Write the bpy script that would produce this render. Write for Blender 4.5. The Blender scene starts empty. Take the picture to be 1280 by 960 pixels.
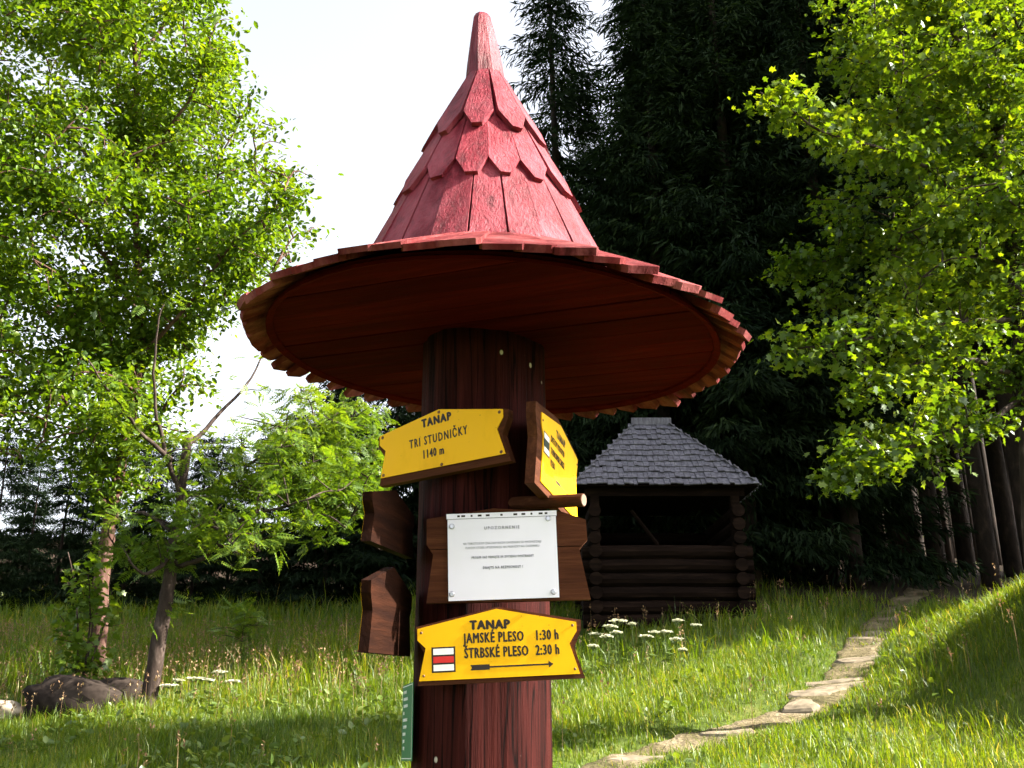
import bpy, math, random
import numpy as np
from mathutils import Vector, Matrix

random.seed(7)
rng = np.random.default_rng(11)
R = math.radians
scene = bpy.context.scene
COL = scene.collection

# ------------------------------------------------------------------ camera
PITCH = R(17.5)
CAM_Z = 1.45
cam_data = bpy.data.cameras.new("camera")
cam_data.lens = 35.0
cam_data.sensor_width = 36.0
cam_data.sensor_fit = 'HORIZONTAL'
cam_data.clip_start = 0.05
cam_data.clip_end = 3000
cam = bpy.data.objects.new("camera", cam_data)
cam.location = (0, 0, CAM_Z)
cam.rotation_euler = (R(90) + PITCH, 0, 0)
COL.objects.link(cam)
scene.camera = cam

# ------------------------------------------------------------------ light
SUN_AZ = R(91)        # clockwise from +Y (straight ahead) towards +X (right)
SUN_EL = R(35)
world = bpy.data.worlds.new("World")
scene.world = world
world.use_nodes = True
wn = world.node_tree
wn.nodes.clear()
w_out = wn.nodes.new("ShaderNodeOutputWorld")
w_bg = wn.nodes.new("ShaderNodeBackground")
w_sky = wn.nodes.new("ShaderNodeTexSky")
w_sky.sky_type = 'NISHITA'
w_sky.sun_disc = False
w_sky.sun_elevation = SUN_EL
w_sky.sun_rotation = SUN_AZ
w_sky.altitude = 1100
w_sky.air_density = 1.0
w_sky.dust_density = 8.5
w_bg.inputs["Strength"].default_value = 0.082
w_hs = wn.nodes.new("ShaderNodeHueSaturation")     # thin high haze: a paler sky all over
w_hs.inputs["Saturation"].default_value = 0.30
wn.links.new(w_sky.outputs[0], w_hs.inputs["Color"])
wn.links.new(w_hs.outputs[0], w_bg.inputs["Color"])
wn.links.new(w_bg.outputs[0], w_out.inputs["Surface"])

sun_dir = Vector((math.sin(SUN_AZ) * math.cos(SUN_EL), math.cos(SUN_AZ) * math.cos(SUN_EL), math.sin(SUN_EL)))
sun_data = bpy.data.lights.new("sun", 'SUN')
sun_data.energy = 5.0
sun_data.angle = R(0.5)
sun_data.color = (1.0, 0.93, 0.80)
sun = bpy.data.objects.new("sun", sun_data)
sun.rotation_euler = sun_dir.to_track_quat('Z', 'Y').to_euler()
sun.location = (20, 0, 30)
COL.objects.link(sun)

scene.view_settings.view_transform = 'Standard'
scene.view_settings.look = 'None'
scene.view_settings.exposure = 2.65
scene.view_settings.gamma = 1.0
scene.view_settings.use_curve_mapping = False
scene.cycles.max_bounces = 4
scene.cycles.diffuse_bounces = 1
scene.cycles.transmission_bounces = 2
scene.cycles.use_adaptive_sampling = True
scene.cycles.adaptive_threshold = 0.03
scene.cycles.use_denoising = True

# ------------------------------------------------------------------ helpers
_c, _s, _f = math.cos(PITCH), math.sin(PITCH), 1244.44


def at(px, py, y):
    """point of the place that the photograph shows at (px, py), y metres ahead"""
    a = (px - 640) / _f
    b = (480 - py) / _f
    d = np.array([a, _c - b * _s, _s + b * _c])
    return d * (y / d[1]) + np.array([0, 0, CAM_Z])


def sst(a, b, x):
    t = np.clip((x - a) / (b - a), 0, 1)
    return t * t * (3 - 2 * t)


def ground_z(x, y):
    x = np.asarray(x, float)
    y = np.asarray(y, float)
    sl = .13 + .07 * sst(-6, 7, x)
    ye = np.where(y > 50, 50 + 40 * (1 - np.exp(-(np.maximum(y, 50) - 50) / 40)), y)
    r = np.where(ye > 2.8, sl * (ye - 2.8), .08 * (np.maximum(ye, -40) - 2.8))
    r = r + 5.0 * sst(48, 85, y) + 4.5 * sst(37, 60, y) * sst(4, 14, x)
    r = r + 1.5 * np.exp(-((x - 6.25) / 1.5) ** 2 - ((y - 9.6) / 3.0) ** 2)
    r = r + .05 * np.sin(x * 1.3 + .7 * y) * np.sin(y * 1.1 - .4 * x) + .03 * np.sin(x * 2.9 + 1) * np.sin(y * 2.3)
    return r


def gz(x, y):
    return float(ground_z(x, y))


class MB:
    def __init__(self):
        self.V = []
        self.F = []
        self.n = 0

    def add(self, V, F):
        V = np.asarray(V, float).reshape(-1, 3)
        self.V.append(V)
        for f in F:
            self.F.append([i + self.n for i in f])
        self.n += len(V)
        return self

    def box(self, c, size, M=None):
        sx, sy, sz = [v / 2 for v in size]
        V = np.array([[x, y, z] for z in (-sz, sz) for y in (-sy, sy) for x in (-sx, sx)])
        if M is not None:
            V = V @ np.array(M).T
        V = V + np.array(c)
        return self.add(V, [(0, 2, 3, 1), (4, 5, 7, 6), (0, 1, 5, 4), (2, 6, 7, 3), (0, 4, 6, 2), (1, 3, 7, 5)])

    def tube(self, pts, radii, n=8, cap=True, rough=0.0):
        pts = np.asarray(pts, float)
        m = len(pts)
        tang = np.gradient(pts, axis=0)
        tang /= np.linalg.norm(tang, axis=1)[:, None] + 1e-9
        up = np.array([0, 0, 1.]) if abs(tang[0][2]) < .9 else np.array([1., 0, 0])
        V = []
        for i in range(m):
            a = np.cross(tang[i], up)
            a /= np.linalg.norm(a) + 1e-9
            b = np.cross(a, tang[i])
            for k in range(n):
                t = 2 * math.pi * k / n
                r = radii[i] * (1 + rough * (random.random() - .5))
                V.append(pts[i] + r * (math.cos(t) * a + math.sin(t) * b))
        F = []
        for i in range(m - 1):
            for k in range(n):
                k2 = (k + 1) % n
                F.append((i * n + k, i * n + k2, (i + 1) * n + k2, (i + 1) * n + k))
        if cap:
            F.append(tuple(range(n - 1, -1, -1)))
            F.append(tuple((m - 1) * n + k for k in range(n)))
        return self.add(V, F)

    def build(self, name, mat, parent=None, smooth=False, loc=None):
        me = bpy.data.meshes.new(name)
        V = np.concatenate(self.V)
        me.from_pydata(V.tolist(), [], self.F)
        me.update()
        if smooth:
            me.polygons.foreach_set('use_smooth', np.ones(len(me.polygons), bool))
        return link(name, me, mat, parent, loc)


def link(name, me, mat=None, parent=None, loc=None):
    o = bpy.data.objects.new(name, me)
    if mat is not None and not me.materials:
        me.materials.append(mat)
    if loc is not None:
        o.location = loc
    COL.objects.link(o)
    if parent is not None:
        o.parent = parent
    return o


def fast_mesh(name, V, F):
    """V (n,3), F (m,k) with a constant k"""
    me = bpy.data.meshes.new(name)
    V = np.ascontiguousarray(V, np.float32)
    F = np.ascontiguousarray(F, np.int32)
    m, k = F.shape
    me.vertices.add(len(V))
    me.vertices.foreach_set('co', V.ravel())
    me.loops.add(m * k)
    me.loops.foreach_set('vertex_index', F.ravel())
    me.polygons.add(m)
    me.polygons.foreach_set('loop_start', np.arange(0, m * k, k, dtype=np.int32))
    me.update(calc_edges=True)
    return me


def tag(o, label=None, cat=None, group=None, kind=None):
    if label:
        o["label"] = label
    if cat:
        o["category"] = cat
    if group:
        o["group"] = group
    if kind:
        o["kind"] = kind
    return o


def empty(name, loc=(0, 0, 0), rz=0.0):
    o = bpy.data.objects.new(name, None)
    o.location = loc
    o.rotation_euler = (0, 0, rz)
    o.empty_display_size = .1
    COL.objects.link(o)
    return o


def copy_tree(o, parent=None):
    c = o.copy()
    COL.objects.link(c)
    c.parent = parent
    for ch in o.children:
        if ch.name.split('.')[0] != '':
            copy_tree(ch, c)
    return c


# ------------------------------------------------------------------ materials
def mat_new(name):
    m = bpy.data.materials.new(name)
    m.use_nodes = True
    n = m.node_tree
    n.nodes.clear()
    out = n.nodes.new("ShaderNodeOutputMaterial")
    return m, n, out


def noise(n, scale, detail=4, rough=.55, vec=None, dist=0.0):
    t = n.nodes.new("ShaderNodeTexNoise")
    t.inputs["Scale"].default_value = scale
    t.inputs["Detail"].default_value = detail
    t.inputs["Roughness"].default_value = rough
    t.inputs["Distortion"].default_value = dist
    if vec is not None:
        n.links.new(vec, t.inputs["Vector"])
    return t


def ramp(n, fac, stops):
    r = n.nodes.new("ShaderNodeValToRGB")
    el = r.color_ramp.elements
    while len(el) < len(stops):
        el.new(.5)
    for e, (p, col) in zip(el, stops):
        e.position = p
        e.color = (*col, 1) if len(col) == 3 else col
    n.links.new(fac, r.inputs["Fac"])
    return r


def mixc(n, fac, a, b, mode='MIX'):
    m = n.nodes.new("ShaderNodeMix")
    m.data_type = 'RGBA'
    m.blend_type = mode
    for inp, v in ((m.inputs["Factor"], fac), (m.inputs[6], a), (m.inputs[7], b)):
        if hasattr(v, 'is_linked') or hasattr(v, 'links'):
            n.links.new(v, inp)
        elif isinstance(v, (tuple, list)):
            inp.default_value = (*v, 1)
        else:
            inp.default_value = v
    return m.outputs[2]


def coords(n, scale=(1, 1, 1), kind="Object", rot=(0, 0, 0)):
    t = n.nodes.new("ShaderNodeTexCoord")
    mp = n.nodes.new("ShaderNodeMapping")
    mp.inputs["Scale"].default_value = scale
    mp.inputs["Rotation"].default_value = rot
    n.links.new(t.outputs[kind], mp.inputs["Vector"])
    return mp.outputs[0]


def bump(n, h, strength=.4, dist=.01):
    b = n.nodes.new("ShaderNodeBump")
    b.inputs["Strength"].default_value = strength
    b.inputs["Distance"].default_value = dist
    n.links.new(h, b.inputs["Height"])
    return b.outputs[0]


def principled(n, out, col, rough=.7, normal=None, spec=.3):
    p = n.nodes.new("ShaderNodeBsdfPrincipled")
    if isinstance(col, tuple):
        p.inputs["Base Color"].default_value = (*col, 1)
    else:
        n.links.new(col, p.inputs["Base Color"])
    if isinstance(rough, (int, float)):
        p.inputs["Roughness"].default_value = rough
    else:
        n.links.new(rough, p.inputs["Roughness"])
    p.inputs["Specular IOR Level"].default_value = spec
    if normal is not None:
        n.links.new(normal, p.inputs["Normal"])
    n.links.new(p.outputs[0], out.inputs["Surface"])
    return p


def wood_mat(name, dark, mid, light, stretch=(30, 30, 2.2), wear=None, rough=.75, bstr=.5, island=True, spots=None, spec=.25, cracks=False, fade=None):
    """grainy board or post; stretch: the small number is the way the grain runs"""
    m, n, out = mat_new(name)
    co = coords(n, stretch)
    a = noise(n, 1.0, 6, .65, co, .4)
    b = noise(n, 3.1, 5, .7, co, .2)
    col = ramp(n, a.outputs["Fac"], [(.3, dark), (.52, mid), (.72, light)]).outputs[0]
    if island:
        oi = n.nodes.new("ShaderNodeObjectInfo")
        var = ramp(n, oi.outputs["Random"], [(0, (.72, .72, .72)), (1, (1.2, 1.15, 1.12))]).outputs[0]
        col = mixc(n, 1.0, col, var, 'MULTIPLY')
    if fade is not None:
        fn = noise(n, 1.0, 5, .65, coords(n, (9, 9, 3.5)))
        col = mixc(n, ramp(n, fn.outputs["Fac"], [(.42, (0, 0, 0)), (.68, (.75, .75, .75))]).outputs[0], col, fade)
        gn = noise(n, 1.0, 4, .6, coords(n, (14, 14, 2.5)))
        col = mixc(n, ramp(n, gn.outputs["Fac"], [(.30, (.7, .7, .7)), (.42, (0, 0, 0))]).outputs[0], col, (.045, .006, .009))
    if wear is not None:
        amount, wcol = wear
        c2 = coords(n, (95, 95, 4.0))
        w1 = noise(n, 1.0, 4, .6, c2)
        comb = n.nodes.new("ShaderNodeMath")
        comb.operation = 'MULTIPLY'
        n.links.new(w1.outputs["Fac"], comb.inputs[0])
        n.links.new(b.outputs["Fac"], comb.inputs[1])
        msk = ramp(n, comb.outputs[0], [(.30 - amount * .12, (0, 0, 0)), (.36, (1, 1, 1))]).outputs[0]
        col = mixc(n, msk, col, wcol)
    if spots is not None:
        v = n.nodes.new("ShaderNodeTexVoronoi")
        v.inputs["Scale"].default_value = 17
        n.links.new(coords(n, (1, 1, .7)), v.inputs["Vector"])
        msk = ramp(n, v.outputs["Distance"], [(.07, (1, 1, 1)), (.11, (0, 0, 0))]).outputs[0]
        wn2 = n.nodes.new("ShaderNodeTexWhiteNoise")
        n.links.new(v.outputs["Position"], wn2.inputs["Vector"])
        keep = ramp(n, wn2.outputs["Value"], [(.72, (0, 0, 0)), (.74, (1, 1, 1))]).outputs[0]
        col = mixc(n, mixc(n, 1.0, msk, keep, 'MULTIPLY'), col, spots)
    if cracks:
        ck = noise(n, 1.0, 3, .5, coords(n, (26, 26, .9)), .3)
        ckm = ramp(n, ck.outputs["Fac"], [(.475, (1, 1, 1)), (.497, (.12, .12, .12)), (.503, (.12, .12, .12)), (.525, (1, 1, 1))]).outputs[0]
        col = mixc(n, 1.0, col, ckm, 'MULTIPLY')
    h = n.nodes.new("ShaderNodeMath")
    h.operation = 'ADD'
    n.links.new(a.outputs["Fac"], h.inputs[0])
    n.links.new(b.outputs["Fac"], h.inputs[1])
    principled(n, out, col, rough, bump(n, h.outputs[0], bstr, .006), spec)
    return m


def leaf_mat(name, c1, c2, c3, trans=.45, tcol=(1.5, 1.5, .5), rough=.45, gloss=.06, nscale=.6, straw=None):
    m, n, out = mat_new(name)
    geo = n.nodes.new("ShaderNodeNewGeometry")
    stops = [(0, c1), (.55, c2), (1, c3)] if straw is None else [(0, c1), (.5, c2), (.93, c3), (1, straw)]
    r1 = ramp(n, geo.outputs["Random Per Island"], stops).outputs[0]
    big = noise(n, nscale, 2, .5, coords(n))
    v = ramp(n, big.outputs["Fac"], [(.3, (.62, .72, .7)), (.7, (1.28, 1.18, 1.0))]).outputs[0]
    col = mixc(n, 1.0, r1, v, 'MULTIPLY')
    d = n.nodes.new("ShaderNodeBsdfDiffuse")
    n.links.new(col, d.inputs["Color"])
    t = n.nodes.new("ShaderNodeBsdfTranslucent")
    n.links.new(mixc(n, 1.0, col, tcol, 'MULTIPLY'), t.inputs["Color"])
    g = n.nodes.new("ShaderNodeBsdfGlossy")
    g.inputs["Roughness"].default_value = rough
    g.inputs["Color"].default_value = (.9, .95, .9, 1)
    s1 = n.nodes.new("ShaderNodeMixShader")
    s1.inputs[0].default_value = trans
    n.links.new(d.outputs[0], s1.inputs[1])
    n.links.new(t.outputs[0], s1.inputs[2])
    s2 = n.nodes.new("ShaderNodeMixShader")
    s2.inputs[0].default_value = gloss
    n.links.new(s1.outputs[0], s2.inputs[1])
    n.links.new(g.outputs[0], s2.inputs[2])
    n.links.new(s2.outputs[0], out.inputs["Surface"])
    return m


def plain_mat(name, col, rough=.6, nscale=20, amount=.15, bstr=.1, spec=.3, metallic=0):
    m, n, out = mat_new(name)
    t = noise(n, nscale, 5, .6, coords(n))
    a = tuple(v * (1 - amount) for v in col)
    b = tuple(min(1, v * (1 + amount)) for v in col)
    cc = ramp(n, t.outputs["Fac"], [(.3, a), (.7, b)]).outputs[0]
    p = principled(n, out, cc, rough, bump(n, t.outputs["Fac"], bstr, .002), spec)
    p.inputs["Metallic"].default_value = metallic
    return m


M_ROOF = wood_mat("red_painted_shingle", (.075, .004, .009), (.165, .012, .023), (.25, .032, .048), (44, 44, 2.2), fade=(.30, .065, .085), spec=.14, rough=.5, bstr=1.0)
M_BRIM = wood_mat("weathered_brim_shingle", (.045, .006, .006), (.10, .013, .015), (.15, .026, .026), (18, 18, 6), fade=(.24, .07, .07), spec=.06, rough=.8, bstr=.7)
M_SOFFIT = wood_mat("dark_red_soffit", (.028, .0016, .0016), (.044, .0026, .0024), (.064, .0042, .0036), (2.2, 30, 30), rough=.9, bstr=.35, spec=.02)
M_POST = wood_mat("red_brown_post", (.013, .0022, .0018), (.027, .0046, .0038), (.050, .0095, .0075), (34, 34, 1.6), rough=.75, bstr=.8, spec=.05, cracks=True, island=False, spots=(.5, .42, .36))
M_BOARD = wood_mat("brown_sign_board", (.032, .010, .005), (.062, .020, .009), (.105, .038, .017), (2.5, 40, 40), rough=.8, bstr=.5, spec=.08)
M_BOARD_SHADED = wood_mat("shaded_sign_board", (.006, .002, .0014), (.012, .004, .002), (.026, .0085, .004), (2.5, 40, 40), rough=.85, bstr=.5, spec=.04)  # same brown board wood, with the deep shade on the left boards in its colour
M_BEAM = wood_mat("dark_beam", (.018, .006, .005), (.03, .010, .008), (.045, .016, .012), (8, 8, 8), rough=.9, spec=.02)
M_ENDGRAIN = plain_mat("pale_end_grain", (.14, .088, .064), .8, 60, .3)
M_YELLOW = plain_mat("yellow_enamel", (.84, .42, .004), .5, 9, .07, .03, .12)
def enamel(name, base, stain):
    m, n, out = mat_new(name)
    a = noise(n, 5, 6, .7, coords(n, (1, 1, .45)))
    b = noise(n, 90, 3, .6, coords(n))
    c_ = mixc(n, ramp(n, a.outputs["Fac"], [(.52, (0, 0, 0)), (.80, (.75, .75, .75))]).outputs[0], base, stain)
    c_ = mixc(n, ramp(n, b.outputs["Fac"], [(.70, (0, 0, 0)), (.76, (.6, .6, .6))]).outputs[0], c_, (.16, .07, .01))
    principled(n, out, c_, ramp(n, a.outputs["Fac"], [(.3, (.38, .38, .38)), (.7, (.62, .62, .62))]).outputs[0], bump(n, a.outputs["Fac"], .08, .004), .15)
    return m


M_YELLOW = enamel("yellow_enamel", (.86, .44, .003), (.60, .27, .004))
M_BLACK = plain_mat("black_paint", (.022, .012, .010), .5, 40, .2)
M_WHITE = plain_mat("white_paint", (.78, .77, .76), .5, 30, .05)
M_RED = plain_mat("red_paint", (.55, .02, .018), .5, 30, .06)
M_GREEN = plain_mat("green_paint", (.02, .12, .055), .5, 30, .1)
M_DGREEN = plain_mat("dark_green_paint", (.012, .03, .018), .5, 30, .1)
M_PAPER = plain_mat("white_paper", (.80, .745, .865), .45, 6, .02, .02, .4)
M_INK = plain_mat("grey_ink", (.13, .12, .17), .6, 60, .2)
M_STEEL = plain_mat("tack_steel", (.55, .55, .58), .3, 40, .1, .05, .5, 1.0)
M_SCREW = plain_mat("rusty_screw", (.16, .07, .03), .6, 80, .4)
M_BARK = wood_mat("grey_brown_bark", (.016, .011, .009), (.042, .030, .025), (.11, .085, .072), (9, 9, 3), rough=.9, bstr=1.0, island=False, spec=.08)
M_BARK_RED = wood_mat("red_brown_bark", (.026, .014, .011), (.075, .040, .032), (.17, .105, .085), (10, 10, 4), rough=.85, bstr=1.0, island=False, spec=.08)
M_SBARK = wood_mat("spruce_bark", (.009, .006, .0045), (.020, .013, .0095), (.05, .032, .024), (7, 7, 3), rough=.95, bstr=1.0, island=False)
M_SPRUCE = leaf_mat("spruce_needles", (.006, .014, .006), (.011, .022, .0085), (.022, .038, .013), .12, (1.2, 1.3, .6), .6, .008, .35)
M_LEAF_B = leaf_mat("birch_green_leaf", (.042, .088, .005), (.075, .138, .007), (.125, .180, .010), .5, (1.78, 1.62, .45), .45, .03)
M_LEAF_A = leaf_mat("rowan_leaf", (.050, .100, .008), (.082, .142, .012), (.125, .178, .016), .48, (1.7, 1.55, .5), .45, .035)
M_LEAF_M = leaf_mat("maple_leaf", (.042, .085, .005), (.075, .132, .007), (.130, .180, .010), .5, (1.8, 1.6, .45), .45, .035)
M_GRASS = leaf_mat("grass_blade", (.045, .088, .004), (.080, .132, .006), (.135, .168, .012), .48, (1.75, 1.6, .4), .45, .02, .45, (.27, .21, .085))
M_STRAW = leaf_mat("seed_head", (.16, .095, .06), (.22, .13, .08), (.26, .19, .10), .25, (1.2, 1.1, .9), .6, .02)
M_WEED = leaf_mat("weed_leaf", (.06, .10, .012), (.09, .14, .018), (.13, .17, .025), .4, (1.6, 1.5, .5), .4, .05)
M_PETAL = leaf_mat("white_petal", (.62, .60, .48), (.72, .70, .60), (.78, .76, .66), .3, (1, 1, .9), .6, .02)
M_STEM = leaf_mat("green_stem", (.06, .10, .02), (.08, .12, .025), (.11, .14, .03), .1, (1, 1, 1), .5, .04)
M_SHING = wood_mat("grey_shingle", (.060, .057, .070), (.115, .11, .135), (.19, .185, .21), (14, 14, 5), rough=.85, bstr=.6, island=False)
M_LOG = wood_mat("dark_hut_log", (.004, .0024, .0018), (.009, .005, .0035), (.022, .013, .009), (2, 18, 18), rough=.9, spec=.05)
M_ROCK = plain_mat("mossy_rock", (.026, .020, .017), .9, 7, .6, .8, .03)
M_PALE = plain_mat("pale_stone", (.34, .285, .215), .95, 9, .4, .9, .05)

M_STEP = plain_mat("trodden_stone", (.17, .14, .10), .95, 9, .45, .9, .04)

# ground material: grassy soil, going over to brown needle litter inside the wood
m, n, out = mat_new("meadow_ground")
co = coords(n)
n1 = noise(n, 1.4, 6, .6, co)
n2 = noise(n, 14, 5, .7, co)
grass_c = ramp(n, n1.outputs["Fac"], [(.3, (.035, .055, .010)), (.55, (.065, .090, .015)), (.75, (.105, .105, .028))]).outputs[0]
lit_c = ramp(n, n2.outputs["Fac"], [(.3, (.018, .012, .008)), (.6, (.035, .024, .015)), (.8, (.05, .04, .02))]).outputs[0]
sep = n.nodes.new("ShaderNodeSeparateXYZ")
n.links.new(co, sep.inputs[0])
wob = n.nodes.new("ShaderNodeMath"); wob.operation = 'MULTIPLY_ADD'
n.links.new(n1.outputs["Fac"], wob.inputs[0]); wob.inputs[1].default_value = 5; n.links.new(sep.outputs[1], wob.inputs[2])
k = n.nodes.new("ShaderNodeMath"); k.operation = 'MULTIPLY_ADD'
n.links.new(sep.outputs[0], k.inputs[0]); k.inputs[1].default_value = .9; n.links.new(wob.outputs[0], k.inputs[2])
mk = ramp(n, k.outputs[0], [(0, (0, 0, 0)), (1, (1, 1, 1))])
mr = n.nodes.new("ShaderNodeMapRange"); mr.inputs[1].default_value = 23; mr.inputs[2].default_value = 27
n.links.new(k.outputs[0], mr.inputs[0])
col = mixc(n, mr.outputs[0], grass_c, lit_c)
principled(n, out, col, .95, bump(n, n2.outputs["Fac"], .6, .03), .1)
M_GROUND = m

m, n, out = mat_new("sandy_path")
co = coords(n)
n1 = noise(n, 2.2, 6, .65, co)
n2 = noise(n, 40, 6, .75, co)
v = n.nodes.new("ShaderNodeTexVoronoi"); v.inputs["Scale"].default_value = 16; n.links.new(co, v.inputs["Vector"])
c1 = ramp(n, n1.outputs["Fac"], [(.3, (.055, .055, .022)), (.5, (.14, .115, .062)), (.72, (.28, .23, .155))]).outputs[0]
c2 = ramp(n, n2.outputs["Fac"], [(.3, (.6, .6, .6)), (.7, (1.15, 1.12, 1.1))]).outputs[0]
ad = n.nodes.new("ShaderNodeMath"); ad.operation = 'ADD'
n.links.new(n2.outputs["Fac"], ad.inputs[0]); n.links.new(v.outputs["Distance"], ad.inputs[1])
principled(n, out, mixc(n, 1.0, c1, c2, 'MULTIPLY'), .95, bump(n, ad.outputs[0], .8, .03), .1)
M_PATH = m

# ------------------------------------------------------------------ ground
PATH = np.array([(-.3, 6.6, .15), (.5, 8.0, .15), (1.15, 8.95, .21), (1.75, 9.4, .21), (2.4, 9.9, .18), (3.05, 10.45, .19),
                 (3.45, 11.2, .19), (3.95, 12.1, .20), (4.5, 13.3, .19), (5.3, 15.0, .2), (6.6, 17.5, .2), (8.5, 21, .2)])


def dense(P, k=14):
    t = np.linspace(0, len(P) - 1, (len(P) - 1) * k + 1)
    out_ = []
    for tt in t:
        i = min(int(tt), len(P) - 2)
        u = tt - i
        p0, p1, p2, p3 = P[max(i - 1, 0)], P[i], P[i + 1], P[min(i + 2, len(P) - 1)]
        out_.append(.5 * ((2 * p1) + (-p0 + p2) * u + (2 * p0 - 5 * p1 + 4 * p2 - p3) * u * u + (-p0 + 3 * p1 - 3 * p2 + p3) * u ** 3))
    return np.array(out_)


PD = dense(PATH)


def path_dist(x, y):
    """signed-ish distance to the edge of the path (negative inside)"""
    d = np.full(len(x), 99.)
    for i in range(0, len(PD), 2):
        dd = np.hypot(x - PD[i, 0], y - PD[i, 1]) - PD[i, 2]
        d = np.minimum(d, dd)
    return d


def warp(t, near, far, centre):
    return centre + np.sign(t) * (near * np.abs(t) + (far - near) * np.abs(t) ** 4)


gx = warp(np.linspace(-1, 1, 241), 26, 420, 0)
gy = warp(np.linspace(-1, 1, 261), 30, 420, 12)
X, Y = np.meshgrid(gx, gy)
Z = ground_z(X, Y)
dd = path_dist(X.ravel(), Y.ravel()).reshape(X.shape)
Z = Z - .085 * (1 - sst(.0, .22, dd))
V = np.stack([X, Y, Z], -1).reshape(-1, 3)
nx, ny = len(gx), len(gy)
ii = (np.arange(ny - 1)[:, None] * nx + np.arange(nx - 1)[None, :]).ravel()
F = np.stack([ii, ii + 1, ii + nx + 1, ii + nx], 1)
me = fast_mesh("ground", V, F)
me.polygons.foreach_set('use_smooth', np.ones(len(me.polygons), bool))
tag(link("ground", me, M_GROUND), kind="structure")

# trodden path, worn into low steps on the slope
pv = []
pw = 9
acc = 0
for i in range(len(PD)):
    x, y, w = PD[i]
    j = min(i + 1, len(PD) - 1); j0 = max(i - 1, 0)
    tx, ty = PD[j, 0] - PD[j0, 0], PD[j, 1] - PD[j0, 1]
    L = math.hypot(tx, ty)
    acc += L / 2
    nxp, nyp = -ty / L, tx / L
    ph = (acc / .95) % 1.0
    step = .07 * (float(sst(.0, .62, ph)) - ph)
    for q in range(pw):
        u = (q / (pw - 1) - .5) * 2
        ww = w * (1.5 + .16 * math.sin(i * .9 + (3 if u > 0 else 0)) + .08 * math.sin(i * 2.3))
        xx, yy = x + nxp * u * ww, y + nyp * u * ww
        zz = gz(xx, yy) - .030 - .06 * (abs(u) > .95) - .02 * (1 - u * u) + step * (1 - u ** 4) * .9 + .012 * math.sin(xx * 9) * math.sin(yy * 8)
        pv.append((xx, yy, zz))
pf = [(i * pw + q, i * pw + q + 1, (i + 1) * pw + q + 1, (i + 1) * pw + q) for i in range(len(PD) - 1) for q in range(pw - 1)]
path_o = MB().add(pv, pf).build("path", M_PATH, smooth=True)
tag(path_o, kind="structure")
# flat stones trodden into it
for i_, (x, y, sx, sy) in enumerate(((.62, 8.22, .26, .17), (1.10, 8.80, .34, .16), (1.52, 9.22, .30, .15), (1.98, 9.52, .33, .15), (2.45, 9.95, .26, .14), (2.92, 10.32, .30, .16), (3.18, 10.72, .36, .18), (3.42, 11.10, .38, .18),
                                 (3.62, 11.52, .36, .18), (3.85, 11.98, .36, .2), (4.12, 12.5, .36, .2), (4.45, 13.1, .34, .2), (4.85, 14.0, .34, .22), (5.25, 14.9, .34, .22))):
    if i_ in (0, 2, 4, 9, 11):
        continue
    Vs, Fs = [], []
    nk = 14
    x += random.uniform(-.10, .10); y += random.uniform(-.07, .07)
    k0 = random.uniform(.55, .95); sx *= k0; sy *= k0 * random.uniform(.9, 1.5)
    sink_ = random.uniform(.012, .024)
    for lev, (kk, dz) in enumerate(((1.0, -.06), (1.0, -.006), (.86, .016), (.45, .024))):
        for k_ in range(nk):
            t = 2 * math.pi * k_ / nk
            rr = kk * (1 + .20 * math.sin(2 * t + i_) + .16 * math.sin(3 * t + 2.1 * i_) + .06 * math.sin(5 * t + i_ * 1.7))
            qx, qy = x + sx * rr * math.cos(t), y + sy * rr * math.sin(t)
            Vs.append((qx, qy, gz(qx, qy) - .014 - sink_ + dz + .006 * math.sin(17 * qx) * math.sin(19 * qy)))
    for lev in range(3):
        for k_ in range(nk):
            k2 = (k_ + 1) % nk
            Fs.append((lev * nk + k_, lev * nk + k2, (lev + 1) * nk + k2, (lev + 1) * nk + k_))
    Fs.append(tuple(3 * nk + k_ for k_ in range(nk)))
    MB().add(Vs, Fs).build("stone", M_STEP, path_o)

# ------------------------------------------------------------------ the signpost
AX, AY = -.086, 2.80         # axis of the post on the ground
BX = -.057                   # axis of the brim
H0 = CAM_Z                   # heights h below are measured from the eye
post_root = empty("trail_signpost", (AX, AY, 0))
tag(post_root, "round red-brown timber post carrying a pointed red shingled hat roof", "signpost")


def local(V, root=post_root):
    return np.asarray(V, float) - np.array(root.location)


# post, hewn: many low facets, slightly uneven
mb = MB()
nf = 40
V, F = [], []
zs = np.linspace(-.3, 2.45, 40)
for i, z in enumerate(zs):
    for k_ in range(nf):
        t = 2 * math.pi * k_ / nf
        r = .186 * (1 - .035 * max(z - 1, 0))
        r += .0045 * math.sin(3 * t + 1 + z * .4) + .003 * math.sin(7 * t + z * 1.3) + .0018 * math.sin(17 * t + .6 * z)
        if k_ % 9 == 4:
            r -= .007
        V.append((r * math.cos(t), r * math.sin(t), z))
for i in range(len(zs) - 1):
    for k_ in range(nf):
        k2 = (k_ + 1) % nf
        F.append((i * nf + k_, i * nf + k2, (i + 1) * nf + k2, (i + 1) * nf + k_))
F.append(tuple((len(zs) - 1) * nf + k_ for k_ in range(nf)))
mb.add(V, F).build("post", M_POST, post_root, smooth=True)

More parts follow.
